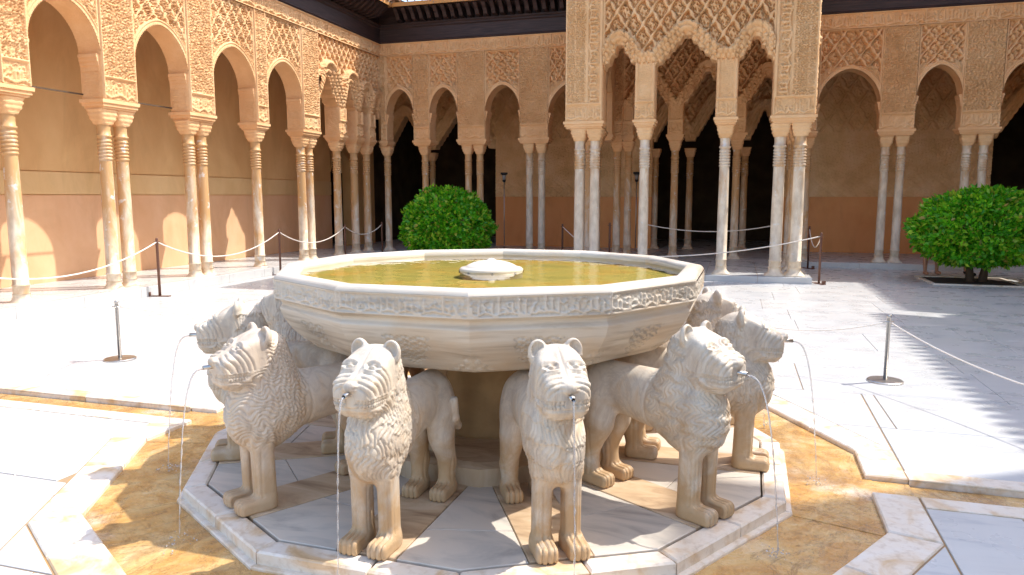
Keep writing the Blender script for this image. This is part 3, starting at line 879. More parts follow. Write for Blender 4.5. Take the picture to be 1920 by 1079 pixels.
# ================================================================== PAVILION
PV = empty('court_pavilion', (-1.01, 16.7, 0), label='projecting carved pavilion with honeycomb arches and lattice front on slender columns', cat='pavilion')
ZT = 6.75
pier(F_pav, PX0, -2.61, 3.13, ZT, PV, 0.0135, 'stucco_pale', 1); pier(F_pav, 0.59, PX1, 3.13, ZT, PV, 0.0135, 'stucco_pale', 1)
cols_for(F_pav, [-3.10, -2.78], PV, 'column_clean'); cols_for(F_pav, [0.76, 1.12], PV, 'column_clean', 1.08)
muq_wall(F_pav, -2.61, 0.59, ZT, [(-2.58, -1.98, 4.08, 4.58, 3), (-1.58, -0.44, 4.10, 4.70, 5), (-0.04, 0.56, 4.08, 4.60, 3)], PV, 0.0135, 'stucco_pale', bw=0.24, pa=0.335, pb=0.52, zp=4.14, name='lattice_front')
for u0, u1 in ((-1.97, -1.59), (-0.43, -0.05)):
    pier(F_pav, u0, u1, 3.13, 4.20, PV, 0.013, 'stucco_pale', style=2); cols_for(F_pav, [(u0 + u1) / 2], PV, 'column_clean', 0.98)
for T, wallx in ((F_pl, PX0), (F_pr, PX1)):
    pier(T, YP + 0.42, YP + 0.80, 3.13, ZT, PV, 0.02, 'stucco_pale', dep=0.4)
    pier(T, YB - 0.40, YB - 0.03, 3.13, ZT, PV, 0.02, 'stucco_pale', dep=0.4)
    muq_wall(T, YP + 0.80, YB - 0.40, ZT, [(YP + 0.82, YP + 1.38, 4.14, 4.56, 5), (YP + 1.62, YP + 2.36, 4.16, 4.66, 7), (YP + 2.60, YB - 0.44, 4.14, 4.56, 5)], PV, 0.02, 'stucco_pale', bw=0.24, zp=4.14, name='lattice_side')
    for c in (YP + 1.50, YP + 2.48):
        pier(T, c - 0.12, c + 0.12, 3.13, 4.18, PV, 0.02, 'stucco_pale', style=2)
        x, y = T.fn(np.float64(c), np.float64(-0.2)); column(float(x), float(y), PV, 'column_stained')
    x, y = T.fn(np.float64(YP + 0.61), np.float64(-0.2)); column(float(x), float(y), PV, 'column_clean')
slab_box('pavilion_ceiling', PX0 + 0.41, PX1 - 0.41, YP + 0.41, YB - 0.01, 5.9, 6.0, M['planks'], PV)
eaves(F_pav, PX0 - 0.5, PX1 + 0.5, PV, PX0 - 0.4, PX1 + 0.4, ov=0.5, zb=ZT, tiles=False)
eaves(F_pl, YP - 0.5, YB - 0.4, PV, YP - 0.4, YB - 0.6, ov=0.5, zb=ZT, tiles=False)
eaves(F_pr, YP - 0.5, YB - 0.4, PV, YP - 0.4, YB - 0.6, ov=0.5, zb=ZT, tiles=False)
MB().add([(PX0 - 0.7, YP - 0.7, ZT + 1.15), (PX1 + 0.7, YP - 0.7, ZT + 1.15), (PX1 + 0.7, YB + 0.6, ZT + 1.15), (PX0 - 0.7, YB + 0.6, ZT + 1.15), ((PX0 + PX1) / 2, (YP + YB) / 2, ZT + 3.0)],
         [(0, 1, 4), (1, 2, 4), (2, 3, 4), (3, 0, 4), (3, 2, 1, 0)]).build('pyramid_roof', M['tile'], PV)
slab_box('pavilion_wall_head', PX0 + 0.1, PX1 - 0.1, YP + 0.1, YB + 0.5, ZT, ZT + 0.9, M['wood'], PV)

# ================================================================== RIGHT GALLERY (outside the frame, casts the roof shadow)
RG = empty('arcade_gallery', (XR + 1.0, 10.0, 0), label='arcade along the right edge whose tiled eaves shade the paving', cat='arcade')
u = 0.0
ys = [-1.0 + 1.98 * i for i in range(10)]
for i, y0 in enumerate(ys):
    pier(F_right, y0, y0 + 0.7, 3.13, 5.37, RG, 0.06)
    cols_for(F_right, [y0 + 0.19, y0 + 0.52], RG, 'column_clean')
    if i < len(ys) - 1: bay(F_right, y0 + 0.7, ys[i + 1], RG, res=0.06, fine=False)
slab_box('frieze', XR, XR + 0.4, -1.0, YB, 5.372, 6.7, M['stucco'], RG)
slab_box('gallery_wall', XR + 2.0, XR + 2.3, -1.0, YB, 0, 6.5, M['plaster_upper'], RG)
roof_tiles(F_right, 14.3, YB - 0.5, 0.62, 6.78, -2.6, 8.2, RG)
roof_tiles(F_right, -1.0, 14.28, 0.62, 7.48, -2.6, 9.0, RG)
slab_box('upper_wall', XR + 0.1, XR + 2.3, -1.0, 14.2, 6.7, 7.4, M['plaster_upper'], RG)
TW = empty('roof_tower', (XR + 3.2, 3.0, 0), label='tall plastered hall with tiled roof rising behind the right arcade', cat='building')
slab_box('tower_wall', XR + 0.45, XR + 6.3, -3.0, 8.7, 6.6, 12.6, M['plaster_upper'], TW)
MB().add([(XR + 0.22, -3.4, 12.6), (XR + 6.6, -3.4, 12.6), (XR + 6.6, 9.0, 12.6), (XR + 0.22, 9.0, 12.6), (XR + 3.2, 2.6, 15.0)], [(0, 1, 4), (1, 2, 4), (2, 3, 4), (3, 0, 4), (3, 2, 1, 0)]).build('tiled_roof', M['tile'], TW)
# ================================================================== COURT FLOOR
def project(x, y, z):
    sy, cy_ = sin(YAW), cos(YAW); sp, cp = sin(PITCH), cos(PITCH)
    f = (-sy * cp, cy_ * cp, -sp); r = (cy_, sy, 0.0)
    up = (r[1] * f[2] - r[2] * f[1], r[2] * f[0] - r[0] * f[2], r[0] * f[1] - r[1] * f[0])
    d = (x, y, z - EYE); zc = sum(a * b for a, b in zip(d, f))
    if zc < 0.05: return None
    return 960 + 1373 * sum(a * b for a, b in zip(d, r)) / zc, 540 - 1373 * sum(a * b for a, b in zip(d, up)) / zc
def in_view(poly, z=0.0, m=260):
    P = []
    c = np.mean(np.array(poly), 0)
    for x, y in list(poly) + [tuple(c)]:
        q = project(x, y, z)
        if q and -m < q[0] < 1920 + m and -m < q[1] < 1079 + m: return True
    return False

CX, CY = -1.505, 4.49           # centre of the fountain
A0 = radians(-16.0)             # first corner of the twelve-sided plan
def dodeca(R): return [(CX + R * cos(A0 + k * pi / 6), CY + R * sin(A0 + k * pi / 6)) for k in range(12)]
CH0, CH1 = 4.35, 4.61           # the water channel runs along X
R_PL, R_T, R_K = 1.895, 2.37, 2.62

ground = empty('courtyard_paving', (0, 8, 0), kind='structure')
D = dodeca(R_K - 0.02)
order_up = [k for k in range(12)]
up = [p for p in D if p[1] > CH1]; lo = [p for p in D if p[1] < CH0]
up.sort(key=lambda p: -atan2(p[1] - CY, p[0] - CX)); lo.sort(key=lambda p: atan2(p[1] - CY, p[0] - CX))
xr = R_K * cos(pi / 12) - 0.02
Z0 = -0.007
pu = [(-90, CH1), (CX - xr, CH1)] + up + [(CX + xr, CH1), (90, CH1), (90, 140), (-90, 140)]
pl = [(-90, CH0), (-90, -60), (90, -60), (90, CH0), (CX + xr, CH0)] + lo[::-1] + [(CX - xr, CH0)]
for p in (pu, pl):
    obj('mortar_bed', [(x, y, Z0) for x, y in p], [tuple(range(len(p)))], M['mortar'], ground)

def clip(poly, n, c, keep):
    out = []
    for i in range(len(poly)):
        a = poly[i]; b = poly[(i + 1) % len(poly)]
        da = (a[0] * n[0] + a[1] * n[1] - c) * keep; db = (b[0] * n[0] + b[1] * n[1] - c) * keep
        if da >= 0: out.append(a)
        if (da > 0 and db < 0) or (da < 0 and db > 0):
            t = da / (da - db); out.append((a[0] + (b[0] - a[0]) * t, a[1] + (b[1] - a[1]) * t))
    return out
def area(p): return abs(sum(p[i][0] * p[(i + 1) % len(p)][1] - p[(i + 1) % len(p)][0] * p[i][1] for i in range(len(p)))) / 2
def inset(poly, g):
    for i in range(len(poly)):
        pass
    P = np.array(poly); n = len(P); out = P.tolist()
    q = [tuple(p) for p in P]
    for i in range(n):
        a, b = P[i], P[(i + 1) % n]; d = b - a; L = np.linalg.norm(d)
        if L < 1e-6: continue
        nn = np.array([-d[1], d[0]]) / L
        q = clip(q, tuple(nn), float(nn @ a) + g, 1)
        if len(q) < 3: return []
    return q
slab_n = 0
def slab(poly, name='marble_slab', mt='floor', z1=0.0, th=0.03, g=0.0022, parent=None, bev=0.003):
    global slab_n
    q = inset(poly, g)
    if len(q) < 3 or area(q) < 0.006: return
    r = []
    for p in q:
        if not r or (abs(p[0] - r[-1][0]) + abs(p[1] - r[-1][1])) > 0.012: r.append(p)
    if len(r) > 2 and abs(r[0][0] - r[-1][0]) + abs(r[0][1] - r[-1][1]) < 0.012: r.pop()
    if len(r) < 3: return
    slab_n += 1
    return MB().prism(r, z1 - th, z1, bev).build(name, M[mt], parent or ground)

DD = dodeca(R_K)
planes = []
for k in range(12):
    a = A0 + (k + 0.5) * pi / 6; n = (cos(a), sin(a)); planes.append((n, n[0] * CX + n[1] * CY + R_K * cos(pi / 12)))
def lay(poly):
    if not in_view(poly): return
    mind = min(sqrt((x - CX) ** 2 + (y - CY) ** 2) for x, y in poly); 
    cx_, cy_ = np.mean(np.array(poly), 0)
    if sqrt((cx_ - CX) ** 2 + (cy_ - CY) ** 2) - 1.0 > R_K: slab(poly); return
    rest = poly
    for n, c in planes:
        piece = clip(rest, n, c, 1)
        if len(piece) > 2 and area(piece) > 0.004: slab(piece, g=0.0055)
        rest = clip(rest, n, c, -1)
        if len(rest) < 3: break
rr = random.Random(3)
def rows(y0, y1, step):
    y = y0; sgn = 1 if y1 > y0 else -1; i = 0
    while (y1 - y) * sgn > 0.02:
        h = rr.uniform(0.82, 1.08)
        yn = y + sgn * h
        if (y1 - yn) * sgn < 0.35: yn = y1
        a, b = sorted((y, yn))
        x = -9.20 - rr.uniform(0, 1.2)
        while x < 7.2:
            L = rr.uniform(1.25, 1.9); xa, xb = max(x, -9.20), min(x + L, 7.2)
            if xb - xa > 0.05:
                if not (a > 14.70 and xa > PX0 - 0.1 and xb < PX1 + 0.1): lay([(xa, a), (xb, a), (xb, b), (xa, b)])
            x += L
        y = yn; i += 1
KW = 0.15
rows(CH1 + KW, 18.30, 1); rows(CH0 - KW, -1.0, -1)
# kerbs of the channel
for sg in (-1, 1):
    x = CX + sg * (R_K * cos(pi / 12)); xe = -9.20 if sg < 0 else 7.2
    while (xe - x) * sg > 0.05:
        xn = x + sg * rr.uniform(0.9, 1.3); xn = min(xn, xe) if sg > 0 else max(xn, xe)
        a, b = sorted((x, xn))
        for y0, y1 in ((CH1, CH1 + KW), (CH0 - KW, CH0)):
            p = [(a, y0), (b, y0), (b, y1), (a, y1)]
            if in_view(p): slab(p, 'channel_kerb', 'kerb', 0.004, 0.10, 0.003)
        p = [(a, CH0), (b, CH0), (b, CH1), (a, CH1)]
        if in_view(p): slab(p, 'channel_bed', 'trough', -0.040, 0.05, 0.001)
        x = xn
# raised gallery pavements
def pavement(name, x0, x1, y0, y1, nx, ny, edge, top=FLOOR):
    st = empty(name, ((x0 + x1) / 2, (y0 + y1) / 2, 0), kind='structure')
    MB().box(x0 + 0.01, x1 - 0.01, y0 + 0.01, y1 - 0.01, -0.05, top - 0.008).build('pavement_core', M['mortar'], st)
    for i in range(nx):
        for j in range(ny):
            a, b = x0 + (x1 - x0) * i / nx, x0 + (x1 - x0) * (i + 1) / nx
            c, d = y0 + (y1 - y0) * j / ny, y0 + (y1 - y0) * (j + 1) / ny
            p = [(a, c), (b, c), (b, d), (a, d)]
            if in_view(p, 0.1, 120): slab(p, 'paving_slab', 'floor', top, top if edge else 0.02, 0.003, st, 0.006)
    return st
pavement('left_gallery_pavement', XW, -9.20, 3.0, 18.28, 2, 14, True, 0.165)
pavement('back_gallery_pavement', XW - 2.0, 9.2, 18.30, YH + 5.0, 14, 4, True)
pavement('pavilion_plinth', PX0 - 0.08, PX1 + 0.08, YP - 0.08, 18.29, 5, 4, True)

# ================================================================== FOUNTAIN PLATFORM AND TROUGH
FP = empty('fountain_platform', (CX, CY, -0.05), label='twelve-sided marble platform with stained kerb under the lions', cat='platform')
PZ = 0.052
TR = empty('water_trough', (CX, CY, -0.05), kind='structure')
def sect(R0, R1, k): 
    a, b = A0 + k * pi / 6, A0 + (k + 1) * pi / 6
    return [(CX + R0 * cos(a), CY + R0 * sin(a)), (CX + R1 * cos(a), CY + R1 * sin(a)), (CX + R1 * cos(b), CY + R1 * sin(b)), (CX + R0 * cos(b), CY + R0 * sin(b))]
for k in range(12):
    slab(sect(R_PL - 0.05, R_T + 0.05, k), 'trough_slab', 'trough', -0.024 - 0.002 * (k % 3), 0.05, 0.0015, TR)
    # lower lip and kerb of the platform, in two stones a side
    P = sect(R_PL - 0.13, R_PL, k)
    cut = 0.38 + 0.24 * rr.random()
    m0 = (P[0][0] + (P[3][0] - P[0][0]) * cut, P[0][1] + (P[3][1] - P[0][1]) * cut); m1 = (P[1][0] + (P[2][0] - P[1][0]) * cut, P[1][1] + (P[2][1] - P[1][1]) * cut)
    slab([P[0], P[1], m1, m0], 'platform_kerb', 'kerb', PZ, 0.12, 0.004, FP, 0.010); slab([m0, m1, P[2], P[3]], 'platform_kerb', 'kerb', PZ - 0.002, 0.12, 0.004, FP, 0.010)
    slab(sect(R_PL - 0.06, R_PL + 0.03, k), 'platform_lip', 'kerb', -0.010, 0.05, 0.001, FP, 0.006)
    # outer kerb, open where the channels join
    P = sect(R_T, R_K, k)
    mid_a = A0 + (k + 0.5) * pi / 6
    if abs(sin(mid_a)) < 0.15:
        for part in (clip(P, (0, 1), CH1, 1), clip(P, (0, 1), CH0, -1)):
            if len(part) > 2: slab(part, 'trough_kerb', 'kerb', 0.006, 0.10, 0.005, TR, 0.008)
        slab(clip(clip(P, (0, 1), CH1, -1), (0, 1), CH0, 1), 'channel_mouth', 'trough', -0.027, 0.05, 0.0, TR)
    else:
        cut = 0.3 + 0.4 * rr.random()
        m0 = (P[0][0] + (P[3][0] - P[0][0]) * cut, P[0][1] + (P[3][1] - P[0][1]) * cut); m1 = (P[1][0] + (P[2][0] - P[1][0]) * cut, P[1][1] + (P[2][1] - P[1][1]) * cut)
        slab([P[0], P[1], m1, m0], 'trough_kerb', 'kerb', 0.006, 0.10, 0.005, TR, 0.008); slab([m0, m1, P[2], P[3]], 'trough_kerb', 'kerb', 0.004, 0.10, 0.005, TR, 0.008)
# slabs under the lions and between them
MB().lathe([(R_PL - 0.14, -0.05), (R_PL - 0.14, PZ - 0.008)], 12, (CX, CY), True, A0).build('platform_core', M['mortar'], FP)
LA = [A0 + pi / 12 + k * pi / 6 for k in range(12)]
ap = (R_PL - 0.135) * cos(pi / 12); SW = 0.150
for k in range(12):
    a = LA[k]; e = (cos(a), sin(a)); t = (-e[1], e[0])
    def Q(r, s, e=e, t=t): return (CX + e[0] * r + t[0] * s, CY + e[1] * r + t[1] * s)
    slab([Q(0.80, -SW), Q(ap, -SW), Q(ap, SW), Q(0.80, SW)], 'lion_plinth', 'plinth', PZ + 0.003, 0.05, 0.002, FP)
    b = LA[(k + 1) % 12]; e2 = (cos(b), sin(b)); t2 = (-e2[1], e2[0])
    def Q2(r, s): return (CX + e2[0] * r + t2[0] * s, CY + e2[1] * r + t2[1] * s)
    m = (a + pi / 12); Rm = (R_PL - 0.135)
    rs = 1.30 + 0.1 * rr.random()
    def QM(r): return (CX + cos(m) * r, CY + sin(m) * r)
    p_out = [Q(rs, SW), Q(ap, SW), (CX + Rm * cos(m), CY + Rm * sin(m)), Q2(ap, -SW), Q2(rs, -SW)]
    slab(p_out, 'platform_slab', 'platform', PZ, 0.04, 0.002, FP); slab([Q(0.82, SW), Q(rs, SW), Q2(rs, -SW), Q2(0.82, -SW)], 'platform_slab', 'platform', PZ - 0.001, 0.04, 0.002, FP)
MB().lathe([(0.86, 0.0), (0.86, PZ + 0.10), (0.80, PZ + 0.12)], 12, (CX, CY), True, A0).build('pedestal_step', M['plinth'], FP)

# ================================================================== FOUNTAIN BASIN
FB = empty('fountain_basin', (CX, CY, PZ), label='twelve-sided marble fountain basin with carved inscription band, full of golden water', cat='fountain')
def resample(pts, step):
    pts = np.array(pts, float); L = np.concatenate([[0], np.cumsum(np.linalg.norm(np.diff(pts, axis=0), axis=1))])
    n = max(2, int(L[-1] / step) + 1); s = np.linspace(0, L[-1], n)
    return np.stack([np.interp(s, L, pts[:, i]) for i in range(2)], 1), s / L[-1]
segs = [('lip', [(1.235, 1.02), (1.235, 1.16), (1.240, 1.190), (1.256, 1.210), (1.31, 1.217), (1.340, 1.212), (1.358, 1.199), (1.364, 1.185)], 0.012),
        ('band', [(1.364, 1.185), (1.362, 1.078)], 0.0055),
        ('mould', [(1.362, 1.078), (1.354, 1.070), (1.336, 1.064), (1.322, 1.052), (1.320, 1.036), (1.330, 1.026), (1.336, 1.016), (1.332, 1.006)], 0.006),
        ('body', [(1.332, 1.006), (1.312, 0.955), (1.265, 0.890), (1.200, 0.825), (1.125, 0.772), (1.075, 0.754)], 0.0065),
        ('under', [(1.075, 0.754), (1.045, 0.747), (0.70, 0.742), (0.20, 0.738)], 0.08)]
nb = NB()
for k in range(12):
    a = LA[k]; e = np.array([cos(a), sin(a)]); t = np.array([-e[1], e[0]])
    for nm, pts, step in segs:
        P, q = resample(pts, step)
        ns = 110 if nm in ('band', 'body') else 24
        s = np.linspace(-0.5, 0.5, ns)[:, None]
        R = P[:, 0][None]; Zp = np.repeat(P[:, 1][None], ns, 0)
        side = 2 * R * sin(pi / 12); sm = s * side
        H = np.zeros_like(sm)
        if nm == 'band':
            tt = 1 - q[None] + 0 * sm
            worn = 0.5 + 0.5 * sstep(-0.6, 0.1, np.cos(a - radians(-50)) + 0 * sm)
            H = (0.011 * pat_callig(sm + k * 1.37, tt, 0.62) - 0.004) * (np.abs(s) < 0.488) * worn
        if nm == 'body':
            qq = q[None] + 0 * sm
            wm = 0.135 * (1 - 0.75 * np.clip((qq - 0.10) / 0.62, 0, 1)) + 0.018 * np.sin(qq * 26)
            knot = sstep(-0.1, 0.25, np.sin(TAU * sm / 0.042) * np.sin(TAU * qq * 0.3 / 0.030 + 1.5 * np.sin(TAU * sm / 0.084)))
            H += -0.009 * knot * ((np.abs(sm) < wm) & (qq > 0.10) & (qq < 0.72))
            dc = side / 2 - np.abs(sm)
            fl = (dc < 0.21 * (qq - 0.30) + 0.02 * np.sin(qq * 30)) & (qq > 0.34) & (qq < 0.96) & (dc > 0.008)
            H += (0.008 * sstep(-0.1, 0.3, np.sin(TAU * np.hypot(fr(dc / 0.06) - 0.5, fr(qq * 4.3) - 0.5) * 1.9)) - 0.003) * fl
        rad = R * cos(pi / 12) + H
        X = CX + e[0] * rad + t[0] * sm; Y = CY + e[1] * rad + t[1] * sm
        nb.grid(X, Y, Zp)
nb.build('basin_shell', M['basin'], FB, True)
MB().lathe([(1.24, 1.135), (0.6, 1.128), (0.02, 1.125)], 12, (CX, CY), False, A0).build('basin_bed', M['bed'], FB)
MB().lathe([(1.237, 1.172), (0.8, 1.172), (0.208, 1.172)], 12, (CX, CY), False, A0).build('pool_water', M['water'], FB)
sp = MB().lathe([(0.205, 1.05), (0.205, 1.158), (0.207, 1.180), (0.197, 1.189), (0.172, 1.191), (0.165, 1.197), (0.150, 1.207), (0.118, 1.221), (0.070, 1.232), (0.030, 1.237), (0.026, 1.241), (0.016, 1.247), (0.0, 1.250)], 40, (CX, CY), False).build('spout_dome', M['basin'], FB, True)
for i in range(8):
    a = i * pi / 4 + 0.35
    d = MB().lathe([(0.009, -0.004), (0.009, 0.004)], 10).map(lambda x, y, z: (CX + cos(a) * (0.206 + z) - sin(a) * x, CY + sin(a) * (0.206 + z) + cos(a) * x, 1.163 + y)).build('spout_hole', M['iron'], sp)
    WLOC
MB().lathe([(0.40, PZ + 0.10), (0.40, PZ + 0.16), (0.365, PZ + 0.18), (0.355, 0.70), (0.38, 0.745)], 24, (CX, CY), True, A0).build('pedestal', M['drum'], FB, True)
for i in range(6):
    a = radians(-41.5) + i * pi / 3
    MB().lathe([(0.075, PZ + 0.10), (0.075, PZ + 0.14), (0.055, PZ + 0.17), (0.050, 0.66), (0.07, 0.70), (0.07, 0.745)], 14, (CX + 0.62 * cos(a), CY + 0.62 * sin(a))).build('support_column', M['plinth'], FB, True)

# ================================================================== LIONS
import openvdb
def make_lion_base():
    vx = 0.0051
    ox, oy, oz = 0.78, -0.20, -0.02
    nx, ny, nz = int(1.08 / vx), int(0.40 / vx) + 1, int(1.04 / vx)
    x = (ox + vx * np.arange(nx))[:, None, None].astype(np.float32); y = (oy + vx * np.arange(ny))[None, :, None].astype(np.float32); z = (oz + vx * np.arange(nz))[None, None, :].astype(np.float32)
    ya = np.abs(y)
    def ell(c, r, yy=y):
        px, py, pz = (x - c[0]), (yy - c[1]), (z - c[2])
        k0 = np.sqrt((px / r[0]) ** 2 + (py / r[1]) ** 2 + (pz / r[2]) ** 2)
        k1 = np.sqrt((px / r[0] ** 2) ** 2 + (py / r[1] ** 2) ** 2 + (pz / r[2] ** 2) ** 2) + 1e-6
        return k0 * (k0 - 1) / k1
    def cap(a, b, ra, rb, yy=y, ys=1.0):
        ax, ay, az = a; d = (b[0] - a[0], b[1] - a[1], b[2] - a[2]); dd = d[0] ** 2 + d[1] ** 2 + d[2] ** 2
        px, py, pz = x - ax, (yy - ay), z - az
        t = np.clip((px * d[0] + py * d[1] + pz * d[2]) / dd, 0, 1)
        return np.sqrt((px - t * d[0]) ** 2 + ((py - t * d[1]) * ys) ** 2 + (pz - t * d[2]) ** 2) - (ra + (rb - ra) * t)
    def rbox(c, h, r, yy=y, slant=0.0):
        qx = np.abs(x - c[0] - slant * (z - c[2])) - (h[0] - r); qy = np.abs(yy - c[1]) - (h[1] - r); qz = np.abs(z - c[2]) - (h[2] - r)
        return np.sqrt(np.maximum(qx, 0) ** 2 + np.maximum(qy, 0) ** 2 + np.maximum(qz, 0) ** 2) + np.minimum(np.maximum(qx, np.maximum(qy, qz)), 0) - r
    def smin(a, b, k):
        h = np.clip(0.5 + 0.5 * (b - a) / k, 0, 1); return b + (a - b) * h - k * h * (1 - h)
    def smax(a, b, k): return -smin(-a, -b, k)
    body = cap((0.975, 0, 0.555), (1.45, 0, 0.525), 0.128, 0.162, ys=1.2)
    chest = ell((1.555, 0, 0.50), (0.200, 0.143, 0.215))
    s = smin(body, chest, 0.05)
    # flank tuck: belly rises towards the haunch
    s = smin(s, cap((1.515, 0, 0.62), (1.545, 0, 0.80), 0.158, 0.130, ys=1.15), 0.05)
    s = smin(s, ell((0.985, 0.075, 0.44), (0.125, 0.078, 0.20), ya), 0.04)      # thighs
    hind = smin(cap((1.01, 0.088, 0.34), (0.945, 0.090, 0.17), 0.072, 0.054, ya), cap((0.945, 0.09, 0.17), (0.965, 0.09, 0.05), 0.054, 0.05, ya), 0.02)
    hind = smin(hind, rbox((1.005, 0.090, 0.032), (0.098, 0.056, 0.040), 0.03, ya), 0.03)
    s = smin(s, hind, 0.03)
    front = rbox((1.598, 0.076, 0.20), (0.056, 0.046, 0.23), 0.034, ya, 0.03)
    front = smin(front, rbox((1.655, 0.080, 0.030), (0.095, 0.058, 0.042), 0.032, ya), 0.03)
    s = smin(s, front, 0.035)
    # head, shorter than it is tall
    xk = x; x = 1.80 - (1.80 - xk) / 0.75
    head = rbox((1.565, 0, 0.808), (0.138, 0.120, 0.126), 0.085)
    muz = rbox((1.680, 0, 0.758), (0.122, 0.113, 0.092), 0.055)
    muz = smin(muz, rbox((1.650, 0, 0.702), (0.112, 0.098, 0.05), 0.042), 0.03)
    hd = smin(head, muz, 0.05)
    hd = smax(hd, ((x - 1.50) * 0.40 + (z - 0.938) * 0.917), 0.03)              # sloping forehead
    hd = smin(hd, ell((1.800, 0, 0.795), (0.030, 0.042, 0.026)), 0.015)         # nose
    hd = smin(hd, ell((1.640, 0.066, 0.855), (0.040, 0.034, 0.030), ya), 0.02)  # brow over the eyes
    ear = ell((1.485, 0.090, 0.904), (0.036, 0.050, 0.056), ya)
    ear = smax(ear, -ell((1.515, 0.095, 0.914), (0.033, 0.034, 0.042), ya), 0.006)
    x = xk
    s = smin(s, hd, 0.03)
    s = smin(s, ear, 0.012)
    # tail curled over the left haunch
    tp = [(0.865, 0.0, 0.60), (0.838, 0.05, 0.44), (0.885, 0.135, 0.36), (0.97, 0.160, 0.43), (0.985, 0.160, 0.53)]
    for a, b in zip(tp, tp[1:]): s = smin(s, cap(a, b, 0.021, 0.021), 0.012)
    s = smax(s, -(z - 0.0), 0.004)
    s = s + 0 * (x + y + z)
    G = openvdb.FloatGrid(1.0); G.copyFromArray(np.ascontiguousarray(s.astype(np.float32)))
    P, Q = G.convertToQuads(isovalue=0.0)
    P = np.asarray(P, float) * vx + np.array([ox, oy, oz])
    return P, np.asarray(Q, np.int64)
LP, LQ = make_lion_base()
XO = 1.33       # lion's own origin along its length

